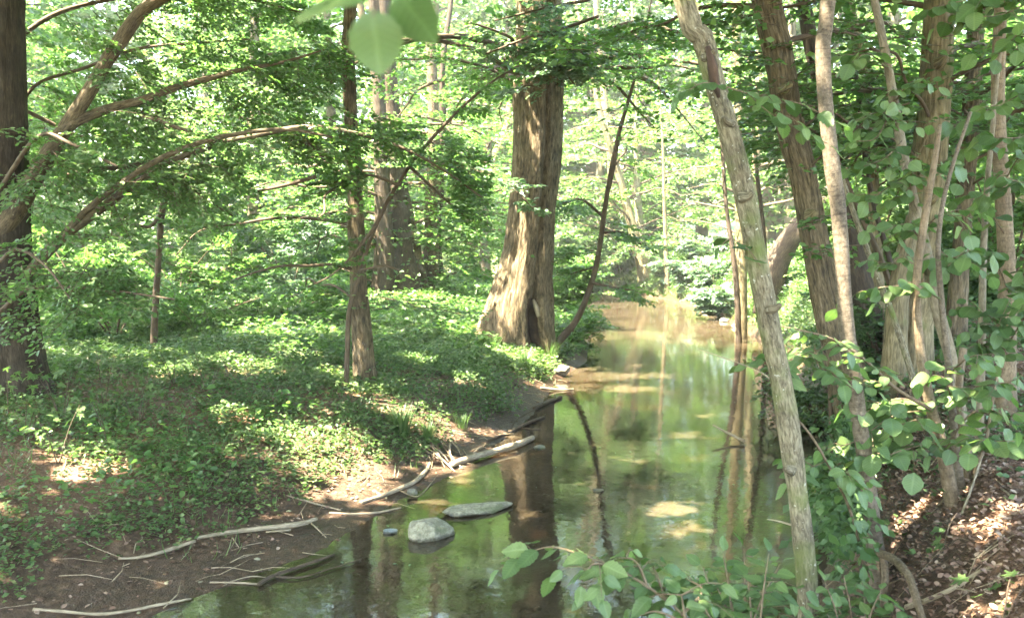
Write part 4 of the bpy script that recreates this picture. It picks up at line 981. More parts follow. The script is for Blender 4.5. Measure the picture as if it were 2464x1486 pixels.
shrub_px('bank_shrub', 'bush at the far right edge behind the smooth brown trunk', 2450, 16, 1.6, 1.5, 140, .09, 'leaf_far')
shrub_px('bank_shrub', 'low leafy bush between the stout trunk and the shaded ones', 2135, 11.5, 1.1, .9, 150, .06, 'leaf_dark', clear=False)
shrub_px('bank_shrub', 'low dark bush at the foot of the brown furrowed trunk', 1985, 11.8, .8, .7, 130, .055, 'leaf_dark', clear=False)

shrub_px('tall_shrub', 'tall light green bush filling the gap right of the brown furrowed trunk', 2080, 16, 5.5, 2.2, 220, .09, 'leaf_far', stems=9, spray=(.6, 1.2))
shrub_px('tall_shrub', 'tall light green bush behind the stout straight trunk', 2240, 17, 5.5, 2.2, 220, .09, 'leaf_far', stems=9, spray=(.6, 1.2))
shrub_px('tall_shrub', 'tall light green bush behind the trunks at the right edge', 2420, 14, 4.6, 2.0, 220, .085, 'leaf_hornbeam', stems=9, spray=(.6, 1.2))
shrub_px('tall_shrub', 'tall bush on the left bank between big dark trunk and thin stem', 240, 20, 5.0, 2.5, 240, .10, 'leaf_far', stems=9, spray=(.7, 1.3))
shrub_px('tall_shrub', 'tall bush on the left bank right of the thin stem', 520, 28, 6.5, 3.0, 240, .13, 'leaf_far', stems=9, spray=(.8, 1.5))
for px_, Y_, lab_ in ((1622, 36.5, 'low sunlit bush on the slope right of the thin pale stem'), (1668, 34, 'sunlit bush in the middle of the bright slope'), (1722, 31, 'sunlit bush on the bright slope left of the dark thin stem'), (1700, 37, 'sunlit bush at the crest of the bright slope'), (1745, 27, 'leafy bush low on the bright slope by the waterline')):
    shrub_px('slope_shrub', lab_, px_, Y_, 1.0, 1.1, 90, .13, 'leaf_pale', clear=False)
shrub_px('undergrowth_shrub', 'low bushy undergrowth left of the thin bare stem', 270, 14.0, .8, 1.3, 130, .07, 'leaf_hornbeam')
shrub_px('undergrowth_shrub', 'low bushy undergrowth right of the thin bare stem', 480, 15.5, .9, 1.4, 130, .075, 'leaf_hornbeam')
shrub_px('undergrowth_shrub', 'low bushy undergrowth left of the slim straight trunk', 680, 17.0, 1.0, 1.5, 130, .08, 'leaf_hornbeam')
# ------------------------------------------------------------------ ground cover of the left bank, ivy on the right bank, meadow grass, dry leaves
def scatter(n, x0, x1, y0, y1):
    return rng.uniform(x0, x1, n), rng.uniform(y0, y1, n)

def in_view(x, y, z, m=120):
    px, py, d = project(np.stack([x, y, z], 1))
    return (px > -m) & (px < 2464 + m) & (py < 1486 + m) & (py > 200) & (d > 2)

def clumps(x, y, z, k, size, spread, hmax, tilt=.5):
    """little plants: k leaves each round a short stalk"""
    n = len(x)
    az = rng.uniform(0, 6.283, (n, k)); rad = spread[:, None] * rng.random((n, k)) ** .6
    hh = hmax[:, None] * rng.random((n, k))
    P = np.stack([x[:, None] + np.cos(az) * rad * .6, y[:, None] + np.sin(az) * rad * .6, z[:, None] + hh], -1).reshape(-1, 3)
    D = np.stack([np.cos(az), np.sin(az), rng.normal(0.0, .3, (n, k))], -1).reshape(-1, 3)
    Nn = unit(np.array((0, 0, 1.0)) + rng.normal(0, tilt, (n * k, 3)))
    S = (size[:, None] * np.clip(rng.normal(1, .28, (n, k)), .4, 1.7)).ravel()
    return P, D, Nn, S

# near part: many small plants
N0 = 80000
x, y = scatter(N0, -9, 2.2, 5.2, 20)
h, dl, dr, ins = land(x, y)
dens = np.clip(fbm2(x * 1.1, y * 1.1, 61) * 3.4 - .85, .22, 1) * np.clip((dl - np.interp(y, [5, 9, 12, 20], [.85, .50, .22, .08]) + .35 * (fbm2(x * 2, y * 2, 63) - .5)) / .45, 0, 1)
dens *= np.interp(y, [5, 9, 14, 20], [.62, .62, .8, 1.0])
k = (~ins) & (dl < dr) & in_view(x, y, h) & (rng.random(N0) < dens)
x, y, h = x[k], y[k], h[k]
sz = np.interp(y, [5, 8, 14, 20], [.036, .040, .052, .075])
P, D, Nn, S = clumps(x, y, h, 7, sz, sz * 2.2, np.interp(y, [5, 10, 20], [.09, .13, .22]))
leaves_obj('ground_cover', P, D, Nn, S, M['leaf_cover'], T=TQ, sun=False, clear=False)
print('cover', len(P))
N6 = 5500
x, y = scatter(N6, -9, 2, 6, 19); h, dl, dr, ins = land(x, y)
k = (~ins) & (dl < dr) & (dl > 1.2) & in_view(x, y, h) & (rng.random(N6) < np.clip(fbm2(x * .7 + 4, y * .7, 91) * 4 - 1.9, 0, 1))
x, y, h = x[k], y[k], h[k]; sz = np.interp(y, [6, 19], [.06, .10])
P, D, Nn, S = clumps(x, y, h + .06, 6, sz, sz * 2.0, np.interp(y, [6, 19], [.22, .34]), .45)
leaves_obj('tall_weeds', P, D, Nn, S, M['leaf_hornbeam'], T=TM, sun=False, clear=False)
# middle part up to the clearing
N1 = 30000
x, y = scatter(N1, -22, 3, 17, 44)
h, dl, dr, ins = land(x, y)
k = (~ins) & (dl < dr) & (dl > .25) & in_view(x, y, h) & (rng.random(N1) < np.interp(y, [17, 26, 44], [1, .9, .6]))
x, y, h = x[k], y[k], h[k]
sz = np.interp(y, [17, 26, 44], [.09, .10, .13])
P, D, Nn, S = clumps(x, y, h, 5, sz, sz * 2.4, np.interp(y, [17, 26, 44], [.30, .35, .2]), .6)
leaves_obj('undergrowth', P, D, Nn, S, M['leaf_hornbeam'], T=TQ, sun=False, clear=False)
print('undergrowth', len(P))

# ivy and small leaves on the right bank
N2 = 46000
x, y = scatter(N2, 1.5, 14, 4.8, 40)
h, dl, dr, ins = land(x, y)
dens = np.clip(fbm2(x * 1.1, y * 1.1, 71) * 3 - .7, .05, 1) * np.interp(y, [5, 6, 7.5, 9.5, 14, 40], [.1, .5, .8, .9, .75, .9]) * np.clip((dr - .08) / .3, 0, 1) * np.interp(dr, [0, 6, 9], [1, 1, .3])
k = (~ins) & (dr < dl) & in_view(x, y, h) & (rng.random(N2) < dens)
x, y, h = x[k], y[k], h[k]
sz = np.interp(y, [5, 10, 20, 40], [.05, .058, .08, .12])
P, D, Nn, S = clumps(x, y, h, 7, sz, sz * 2.2, np.interp(y, [5, 10, 20, 40], [.08, .14, .2, .25]), .7)
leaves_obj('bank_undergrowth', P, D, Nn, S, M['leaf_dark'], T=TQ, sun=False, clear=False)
# ivy hanging down the undercut right bank
N3 = 4200
yy = rng.uniform(4.6, 15.5, N3); xr = np.interp(yy, RIGHT[:, 1], RIGHT[:, 0]) + rng.normal(.10, .10, N3)
zz = .95 - np.abs(rng.normal(0, .26, N3)); zz = np.maximum(zz, .18)
P, D, Nn, S = clumps(xr, yy, zz, 4, np.full(N3, .06), np.full(N3, .12), np.full(N3, .05), .9)
D[:, 2] -= .6; Nn[:, 0] -= .6
keep = rng.random(len(P)) < np.clip(fbm2(P[:, 1] * 1.2, P[:, 2] * 2.2, 77) * 3 - .9, 0, 1)
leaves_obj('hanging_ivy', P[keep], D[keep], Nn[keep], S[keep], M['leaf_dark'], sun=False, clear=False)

# grass of the clearing and of the sunlit slope
def grass(name, n, box, ok, hh, mat='grass', lean=.5, wid=1.0):
    x, y = scatter(n, *box); h, dl, dr, ins = land(x, y)
    k = (~ins) & in_view(x, y, h) & ok(x, y, dl, dr)
    x, y, h = x[k], y[k], h[k]
    az = rng.uniform(0, 6.283, len(x)); D = np.stack([np.cos(az) * lean, np.sin(az) * lean, np.full(len(x), 1.0)], -1)
    P = np.stack([x, y, h - .01], -1); Nn = np.stack([np.cos(az), np.sin(az), np.full(len(x), .3)], -1)
    S = hh(y) * np.clip(rng.normal(1, .3, len(x)), .4, 1.8)
    T = (TBLADE[0] * np.array((1, wid, .6)), TBLADE[1])
    leaves_obj(name, P, D, Nn, S, M[mat], T=T, sun=False, clear=False)
grass('slope_grass', 46000, (4, 14, 14, 44), lambda x, y, dl, dr: (dr < dl) & (dr > .02) & (dr < 6), lambda y: np.interp(y, [15, 44], [.22, .36]), lean=.9, wid=1.6)
grass('meadow_grass', 36000, (-26, 30, 24, 60), lambda x, y, dl, dr: (np.minimum(dl, dr) > .3), lambda y: np.interp(y, [24, 60], [.3, .5]), wid=2.2)

grass('bank_grass', 16000, (-8, 2, 6.5, 18), lambda x, y, dl, dr: (dl < dr) & (dl > .35) & (rng.random(len(x)) < np.clip(fbm2(x * 1.1 + 7, y * 1.1, 93) * 5 - 2.5, 0, 1)), lambda y: np.interp(y, [6, 18], [.14, .3]), lean=.6, wid=1.0)
# dry leaves
N4 = 95000
x, y = scatter(N4, 1.2, 6.5, 2.6, 9.5); h, dl, dr, ins = land(x, y)
k = (~ins) & (dr < dl) & (dr > .12) & in_view(x, y, h) & (rng.random(N4) < np.interp(dr, [.1, .5, 1], [.15, .7, 1]))
x, y, h = x[k], y[k], h[k]
az = rng.uniform(0, 6.283, len(x))
P = np.stack([x, y, h + rng.uniform(0.0, .03, len(x))], -1); D = np.stack([np.cos(az), np.sin(az), rng.normal(0, .35, len(x))], -1)
Nn = unit(np.array((0, 0, 1.0)) + rng.normal(0, .45, (len(x), 3)))
TL = (np.array([(0, 0, 0), (0.3, 0.30, 0.16), (0.7, 0.26, 0.13), (1, 0, 0.10), (0.7, -0.26, 0.15), (0.3, -0.30, 0.12)]), TM[1])
print('litter', len(x))
leaves_obj('leaf_litter', P, D, Nn, rng.uniform(.014, .048, len(x)), M['litter'], T=TL, sun=False, clear=False)
N5 = 30000
x, y = scatter(N5, -8, 2, 4.5, 15); h, dl, dr, ins = land(x, y)
k = (~ins) & (dl < dr) & (dl > .25) & in_view(x, y, h) & (rng.random(N5) < np.interp(dl, [.2, .6, 1.2, 3], [.2, .5, .8, .9]) * np.clip(fbm2(x * 1.5, y * 1.5, 81) * 3 - .7, .1, 1))
x, y, h = x[k], y[k], h[k]; az = rng.uniform(0, 6.283, len(x))
P = np.stack([x, y, h + rng.uniform(0, .015, len(x))], -1); D = np.stack([np.cos(az), np.sin(az), rng.normal(0, .25, len(x))], -1)
leaves_obj('fallen_leaves', P, D, unit(np.array((0, 0, 1.0)) + rng.normal(0, .35, (len(x), 3))), rng.uniform(.018, .05, len(x)), M['litter'], T=TL, sun=False, clear=False)

# thin dead twigs strewn along both banks
def twig_litter(name, n, box, ok, ln):
    x, y = scatter(n, *box); h, dl, dr, ins = land(x, y); k = (~ins) & ok(dl, dr) & in_view(x, y, h); x, y = x[k], y[k]
    az = rng.uniform(0, 6.283, len(x)); l = rng.uniform(*ln, len(x)); x2, y2 = x + np.cos(az) * l, y + np.sin(az) * l
    A = np.stack([x, y, land(x, y)[0] + .008], 1); B = np.stack([x2, y2, np.maximum(land(x2, y2)[0], 0) + .012 + rng.random(len(x)) * .04], 1); C = (A + B) / 2 + np.stack([rng.normal(0, .02, len(x)), rng.normal(0, .02, len(x)), rng.normal(.012, .01, len(x))], 1)
    g = Geo(); r = rng.uniform(.002, .006, len(x)); g.prisms(A, C, r, r * .8); g.prisms(C, B, r * .8, r * .4); o = g.build(name, M['dead_wood'], smooth=False); o['kind'] = 'stuff'
twig_litter('dead_twigs', 900, (-5, 2.5, 4.6, 17), lambda dl, dr: (dl < dr) & (dl < 1.5), (.08, .45))
twig_litter('dry_twigs', 420, (1.6, 6.5, 3, 9), lambda dl, dr: (dr < dl) & (dr > .2), (.08, .5))

# ------------------------------------------------------------------ near leaves, each an object
def leaf_mesh(name, width, serr=0.07, n=9, curl=0.10, fold=0.10, tip=0.8, palmate=False, wave=.03):
    V, F2, uv = [], [], []
    if palmate:      # five pointed lobes
        out = []
        for a, r in [(-175, .18), (-140, .45), (-118, .30), (-95, .62), (-62, .34), (-45, .80), (-38, .82), (-22, .45), (0, 1.0), (22, .45), (38, .82), (45, .80), (62, .34), (95, .62), (118, .30), (140, .45), (175, .18)]:
            t = math.radians(a); out.append((.42 + r * .58 * math.cos(t), r * .62 * math.sin(t)))
        V = [(.40, 0, 0)] + [(x, y, -curl * (x - .4) ** 2 * 2 + .05 * abs(y) * 2 + wave * math.sin(9 * x)) for x, y in out]
        F = [np.array([(0, k, k + 1) for k in range(1, len(out))] + [(0, len(out), 1)])]
        uv = [(x, y, 0) for x, y, z in V]
        V = [(x, y, z) for x, y, z in V]
    else:
        for k in range(n + 1):
            t = k / n
            w = width * (math.sin(math.pi * t ** tip) ** .8 if 0 < t < 1 else 0)
            if k % 2 and 0 < k < n: w *= 1 - serr
            z = -curl * t * t + wave * math.sin(t * 7)
            V += [(t, w, z + fold * w), (t, 0, z), (t, -w, z + fold * w)]; uv += [(t, w, 0), (t, 0, 0), (t, -w, 0)]
        q = []
        for k in range(n):
            a = k * 3; q += [(a, a + 1, a + 4, a + 3), (a + 1, a + 2, a + 5, a + 4)]
        F = [np.array(q)]
    me = mesh_np(name, V, F, {'lf': np.array(uv)}, not palmate)
    return me
ELM = [leaf_mesh('elm_leaf', .33, .13, 13, .10 + .06 * k, .10 + .08 * k, .80) for k in range(3)]
HAZ = [leaf_mesh('hazel_leaf', .45, .08, 11, .08 + .08 * k, .06 + .10 * k, .92) for k in range(3)]
MAP = [leaf_mesh('maple_leaf', 0, palmate=True, curl=.15 + .2 * k) for k in range(3)]
for m_ in ELM + HAZ: m_.materials.append(M['near_leaf'])
HAZD = [m_.copy() for m_ in HAZ]; ELMD = [m_.copy() for m_ in ELM]
for m_ in HAZD + ELMD + MAP:
    m_.materials.clear(); m_.materials.append(M['near_leaf_dark'])

def put_leaf(meshes, root, org, p, d, nrm, s):
    d = Vector(d).normalized(); b = Vector(nrm).cross(d).normalized(); c = d.cross(b)
    o = bpy.data.objects.new('leaf', meshes[int(rng.integers(0, len(meshes)))])
    mt = Matrix(((d.x * s, b.x * s, c.x * s, p[0] - org[0]), (d.y * s, b.y * s, c.y * s, p[1] - org[1]), (d.z * s, b.z * s, c.z * s, p[2] - org[2]), (0, 0, 0, 1)))
    COL.objects.link(o); o.parent = root; o.matrix_local = mt
    return o

def leafy(name, label, cat, lines, meshes, size, spacing, bark='bark_hazel', group=None, sub=0, sublen=.25, droop=.35, root=None, org=None, up=(0, 0, 1), seed=0, stemr=.006, bare=0.1, tilt=.35, rootz=None):
    """a twig system: world polylines with their radii, alternate leaves along each and along side twigs"""
    r = np.random.default_rng(seed)
    if root is None:
        p0 = lines[0][0][0]
        root = empty(name, p0 if rootz is None else (p0[0], p0[1], rootz), label, cat, group); org = np.array(root.location)
    todo = []
    for pts, ra in lines:
        g = Geo(); d, _ = g.tube(pts, ra, 8); g.build('stem' if len(lines) == 1 else 'branch', M[bark], root, org)
        todo.append((d, bare))
        L = np.concatenate([[0], np.cumsum(np.linalg.norm(np.diff(d, axis=0), axis=1))])
        for q in range(sub):
            t = (.15 + .8 * (q + r.random() * .7) / sub) * L[-1]; i = min(np.searchsorted(L, t), len(d) - 1)
            tg = unit(d[min(i + 1, len(d) - 1)] - d[max(i - 1, 0)])
            az = math.atan2(tg[1], tg[0]) + math.radians(r.uniform(35, 75)) * (1 if q % 2 else -1)
            ln = sublen * r.uniform(.6, 1.25); dv = np.array((math.cos(az), math.sin(az), r.uniform(-.35, .25)))
            c = np.array([d[i], d[i] + dv * ln * .5 + (0, 0, .01), d[i] + dv * ln + (0, 0, -droop * ln * .4)])
            g = Geo(); dd_, _ = g.tube(c, [stemr * .5, stemr * .35, stemr * .2], 5); g.build('twig', M[bark], root, org); todo.append((dd_, .05))
    for d, b0 in todo:
        L = np.concatenate([[0], np.cumsum(np.linalg.norm(np.diff(d, axis=0), axis=1))]); n = max(2, int(L[-1] * (1 - b0) / spacing))
        tg = unit(np.gradient(d, axis=0))
        for q in range(n + 1):
            t = (b0 + (1 - b0) * q / n) * L[-1]
            p = np.array([np.interp(t, L, d[:, k]) for k in range(3)]); T = np.array([np.interp(t, L, tg[:, k]) for k in range(3)])
            sd_ = np.cross(T, up); sd_ /= max(np.linalg.norm(sd_), 1e-3); s_ = 1 if q % 2 else -1
            dv = T * r.uniform(.35, .8) + sd_ * s_ * (1 if q < n else .15) + np.array((0, 0, -droop * r.uniform(.3, 1.5)))
            nn = np.array((0, 0, 1.0)) + r.normal(0, tilt, 3) + np.array((0, -.25, 0))
            sz = size * r.uniform(.5, 1.25)
            pp = p + unit(dv) * size * .14
            put_leaf(meshes, root, org, pp, dv, nn, sz)
    return root

def pxl(rows, r0=.006, r1=.002):
    P = np.array([at(x, y, Y) for x, y, Y in rows]); return P, np.linspace(r0, r1, len(P))

# blurred leaves close to the lens, at the top edge
root = empty('hanging_twig', at(900, -60, .95), 'blurred twig with three big leaves hanging in at the top edge', 'twig'); org = np.array(root.location)
g = Geo(); g.tube([at(1010, -90, .96), at(930, -30, .95), at(905, 20, .95), at(895, 40, .94)], [.002, .0018, .0014, .001], 6); g.build('stem', M['bark_hazel'], root, org)
g = Geo(); g.tube([at(930, -30, .95), at(820, -40, .95), at(890, 0, .95)], [.0014, .001, .001], 6); g.build('twig', M['bark_hazel'], root, org)
for (x0, y0), (x1, y1), nrm in (((893, 22), (918, 178), (0.15, -1, .45)), ((885, 8), (708, 6), (0.1, -.75, .7)), ((960, -30), (1035, 108), (-.75, -.8, .3))):
    a, b = at(x0, y0, .95), at(x1, y1, .95 if x1 > 800 else 1.0)
    put_leaf([HAZD[1]] if x1 < 1000 else [HAZD[2]], root, org, a, b - a, nrm, float(np.linalg.norm(b - a)))

# the spray over the water at the bottom
leafy('elm_branch', 'serrated light green spray hanging over the brown water at the bottom', 'branch', [pxl([(1700, 1530, 3.0), (1600, 1440, 3.1), (1500, 1375, 3.15), (1400, 1335, 3.2), (1330, 1315, 3.25), (1270, 1330, 3.3), (1205, 1365, 3.3)]), pxl([(1500, 1375, 3.15), (1430, 1355, 3.1), (1400, 1400, 3.05)]), pxl([(1560, 1415, 3.12), (1530, 1350, 3.2), (1490, 1340, 3.25)]), pxl([(1600, 1440, 3.1), (1580, 1380, 3.2), (1560, 1350, 3.25)]), pxl([(1640, 1480, 3.05), (1690, 1420, 3.1), (1650, 1390, 3.15)])],
      ELM, .092, .042, sub=3, sublen=.16, seed=3, bark='bark_hazel', stemr=.004)
leafy('elm_branch', 'lower leaf spray at the bottom edge left of the mossy trunk', 'branch', [pxl([(1720, 1560, 2.9), (1650, 1500, 2.95), (1580, 1470, 3.0), (1540, 1480, 3.0)]), pxl([(1650, 1500, 2.95), (1640, 1430, 3.0)])], ELM, .088, .040, sub=3, sublen=.17, seed=5)
# shrub in front of the mossy trunk's foot
lines = []
r5 = np.random.default_rng(4)
for k, (tx, ty) in enumerate([(1690, 1360), (1740, 1330), (1790, 1320), (1850, 1330), (1880, 1350), (1660, 1420), (1720, 1400), (1800, 1390), (1870, 1420), (1760, 1440), (1830, 1460), (1690, 1470)]):
    Y = 3.6 + .5 * r5.random(); a = at(1790 + (k % 4) * 18 - 30, 1640, Y); b = at(tx, ty, Y + .15)
    lines.append((np.array([a, a * .4 + b * .6 + (0, 0, .05), b]), np.array([.006, .004, .002])))
leafy('snowberry_shrub', 'dull green shrub left of the mossy trunk at the bottom edge', 'shrub', lines, ELMD, .082, .030, seed=8, droop=.2, bare=.40, sub=3, sublen=.16, stemr=.004)
lines = []
for k, (tx, ty) in enumerate([(1985, 1400), (2030, 1385), (2075, 1400), (2120, 1420), (2010, 1450), (2090, 1455), (1990, 1475)]):
    Y = 3.9 + .5 * r5.random(); a = at(2050 + (k % 3) * 20, 1640, Y); b = at(tx, ty, Y + .1)
    lines.append((np.array([a, a * .4 + b * .6 + (0, 0, .05), b]), np.array([.006, .004, .002])))
leafy('snowberry_shrub', 'dull green shrub between the mossy and the pale trunk at the bottom', 'shrub', lines, ELMD, .082, .031, seed=9, droop=.2, bare=.40, sub=3, sublen=.16, stemr=.004)

# twigs among the right trunks
leafy('hanging_branch', 'leafy branch hanging in front of the pale and furrowed trunks, high up', 'branch', [pxl([(1735, 205, 4.3), (1800, 225, 4.3), (1870, 238, 4.3), (1940, 255, 4.3), (2000, 290, 4.3), (2030, 300, 4.3)], .004), pxl([(1800, 225, 4.3), (1850, 270, 4.2), (1920, 310, 4.2), (1990, 345, 4.2)], .003), pxl([(1735, 205, 4.3), (1690, 200, 4.2), (1640, 230, 4.2)], .003)],
      ELM, .10, .044, seed=12, droop=.3, sub=1, sublen=.15)
leafy('hanging_branch', 'short leafy twig left of the mossy trunk at its middle', 'branch', [pxl([(1830, 640, 4.5), (1800, 600, 4.5), (1760, 575, 4.5), (1735, 590, 4.5)], .003)], HAZD, .11, .055, seed=13)
leafy('hanging_branch', 'bright leafy branch reaching across both near trunks at mid height', 'branch', [pxl([(2240, 985, 5.2), (2150, 930, 5.1), (2075, 860, 5.0), (2000, 815, 4.9), (1930, 795, 4.9), (1880, 785, 4.9)], .012, .003), pxl([(2000, 815, 4.9), (1960, 850, 4.9), (1900, 880, 4.85), (1855, 890, 4.85)], .004), pxl([(1960, 830, 4.95), (1970, 880, 4.9), (2010, 905, 4.9)], .003)],
      ELM, .098, .040, seed=14, droop=.25, bare=.45, sub=5, sublen=.2)
leafy('hanging_branch', 'drooping leafy twig low between the mossy and the pale trunk', 'branch', [pxl([(1912, 1000, 4.7), (1960, 1060, 4.75), (2010, 1150, 4.8), (2050, 1240, 4.85), (2085, 1380, 4.9)], .006, .009), pxl([(1985, 1110, 4.8), (2040, 1140, 4.75), (2100, 1190, 4.7)], .003), pxl([(1985, 1110, 4.8), (1940, 1130, 4.8), (1900, 1160, 4.8)], .003)],
      ELM, .095, .05, seed=15, bare=.25, sub=2, sublen=.18)
# hazel bush at the right
hz = gz(at(2300, 1165, 5.4)[0], 5.4); hp = at(2300, 1165, 5.4)
HZ = empty('hazel_bush', (hp[0], hp[1], gz(hp[0], hp[1])), 'many-stemmed hazel with big round leaves on the right bank', 'bush'); horg = np.array(HZ.location)
for rows, bark in (([(2300, 1185, 20, 5.4), (2270, 1090, 15, 5.4), (2240, 980, 13, 5.4), (2215, 850, 11, 5.4), (2205, 700, 10, 5.4), (2220, 560, 9, 5.4), (2250, 380, 7, 5.4), (2262, 300, 4, 5.4)], 'bark_hazel'),
                   ([(2320, 1185, 12, 5.5), (2300, 1080, 9, 5.5), (2285, 900, 8, 5.5), (2265, 720, 7, 5.5), (2258, 580, 6, 5.5), (2280, 440, 5, 5.6), (2335, 270, 4, 5.7)], 'bark_pale'),
                   ([(2330, 1190, 16, 5.8), (2310, 1000, 16, 5.9), (2285, 850, 15, 6.0), (2255, 740, 15, 6.0), (2225, 590, 13, 6.1), (2190, 450, 12, 6.1), (2160, 300, 11, 6.2), (2135, 150, 10, 6.2), (2100, -20, 9, 6.3)], 'bark_grey'),
                   ([(2335, 1180, 9, 5.6), (2316, 1050, 9, 5.6), (2308, 940, 8, 5.6), (2318, 838, 9, 5.6)], 'bark_hazel'),
                   ([(2340, 1180, 6, 5.5), (2350, 1120, 5, 5.5), (2372, 1060, 4, 5.5), (2400, 900, 3, 5.5)], 'bark_hazel')):
    P = np.array([at(x, y, Y) for x, y, w, Y in rows]); R = np.array([w / FPX * Y for x, y, w, Y in rows])
    P[0, 2] = gz(P[0, 0], P[0, 1]) - .1
    g = Geo(); g.tube(P, R, 14, step=.05, wob=.08, seed=len(rows)); g.build('stem', M[bark], HZ, horg)
hl = [([(2180, 420, 6.1), (2140, 450, 5.9), (2090, 480, 5.8)], 5), ([(2200, 500, 6.1), (2160, 620, 5.9), (2110, 640, 5.8)], 5), ([(2210, 520, 6.1), (2190, 430, 5.9), (2230, 330, 5.8)], 5), ([(2150, 250, 6.2), (2110, 330, 5.9), (2060, 340, 5.8)], 4), ([(2258, 600, 5.6), (2290, 620, 5.4), (2340, 600, 5.3)], 4), ([(2160, 300, 6.2), (2120, 270, 6.0), (2060, 290, 5.9)], 5), ([(2190, 450, 6.1), (2230, 400, 5.9), (2290, 390, 5.8)], 5), ([(2150, 250, 6.2), (2190, 200, 6.0), (2240, 190, 5.9)], 4), ([(2170, 340, 6.1), (2130, 380, 5.9), (2080, 400, 5.8)], 5),
      ([(2225, 590, 6.1), (2180, 540, 5.9), (2120, 560, 5.8)], 5), ([(2215, 560, 6.1), (2260, 520, 5.9), (2320, 520, 5.8)], 5), ([(2140, 170, 6.2), (2090, 130, 6.0), (2050, 150, 5.9)], 4), ([(2265, 720, 5.5), (2200, 690, 5.4), (2130, 690, 5.3), (2090, 700, 5.3)], 6),
      ([(2285, 900, 5.5), (2330, 860, 5.3), (2390, 850, 5.2)], 6), ([(2240, 985, 5.4), (2180, 960, 5.3), (2120, 970, 5.2), (2070, 1000, 5.2)], 8), ([(2270, 1090, 5.4), (2330, 1000, 5.1), (2400, 980, 5.0), (2460, 1000, 4.9)], 9), ([(2300, 950, 5.5), (2350, 930, 5.2), (2420, 920, 5.0), (2470, 900, 4.9)], 9),
      ([(2260, 1020, 5.4), (2200, 1010, 5.2), (2140, 1040, 5.1)], 7), ([(2310, 1000, 5.5), (2280, 930, 5.2), (2270, 880, 5.1)], 6), ([(2330, 1050, 5.4), (2380, 1060, 5.1), (2440, 1060, 4.9)], 6), ([(2240, 985, 5.4), (2150, 1000, 5.3), (2060, 1060, 5.2), (1990, 1080, 5.2)], 9),
      ([(2260, 1060, 5.4), (2180, 1080, 5.2), (2120, 1100, 5.1)], 7)]
for k, (rows, n) in enumerate(hl):
    leafy('', '', '', [pxl(rows, .006, .002)], HAZ if k % 4 else HAZD, (.10 if k < 14 else .112), .055, root=HZ, org=horg, seed=50 + k, droop=.45, bare=.15, sub=3, sublen=.22, tilt=.45)
# leafy shoots round the smooth trunk, and big leaves of the overhanging lime at the top right corner
lines = [pxl(r_, .006, .002) for r_ in ([(2425, 700, 6.4), (2390, 620, 6.2), (2330, 600, 6.0), (2280, 640, 5.9)], [(2430, 760, 6.4), (2470, 640, 6.2), (2500, 560, 6.1)], [(2425, 800, 6.4), (2380, 760, 6.2), (2330, 720, 6.1)], [(2430, 820, 6.4), (2480, 740, 6.1), (2510, 700, 6.0)], [(2430, 860, 6.4), (2400, 800, 6.1), (2430, 720, 6.0)], [(2420, 860, 6.4), (2360, 830, 6.2), (2310, 850, 6.1)], [(2415, 560, 6.6), (2360, 480, 6.4), (2310, 440, 6.3)], [(2405, 380, 6.6), (2350, 320, 6.4), (2300, 300, 6.3)], [(2410, 450, 6.6), (2450, 380, 6.4), (2480, 360, 6.3)])]
leafy('lime_shoots', 'big round leaves on shoots round the smooth trunk at the right edge', 'shoots', lines, HAZD, .12, .058, seed=80, sub=3, sublen=.2, droop=.5, tilt=.4)
lines = [pxl(r_, .006, .002) for r_ in ([(2520, -30, 6.0), (2450, 20, 5.9), (2380, 40, 5.8), (2300, 30, 5.8)], [(2500, 40, 6.0), (2440, 90, 5.9), (2400, 140, 5.8)], [(2520, -40, 6.0), (2420, -10, 5.8), (2330, 0, 5.8), (2240, 20, 5.8)], [(2520, 180, 6.0), (2450, 230, 5.9), (2390, 260, 5.8)], [(2520, 300, 6.2), (2460, 330, 6.0), (2400, 330, 5.9)], [(2520, 420, 6.2), (2470, 440, 6.0), (2400, 420, 5.9)])]
leafy('lime_branch', 'overhanging lime branches with big leaves in the top right corner', 'branch', lines, HAZD, .115, .055, seed=81, sub=3, sublen=.22, droop=.5, tilt=.4)

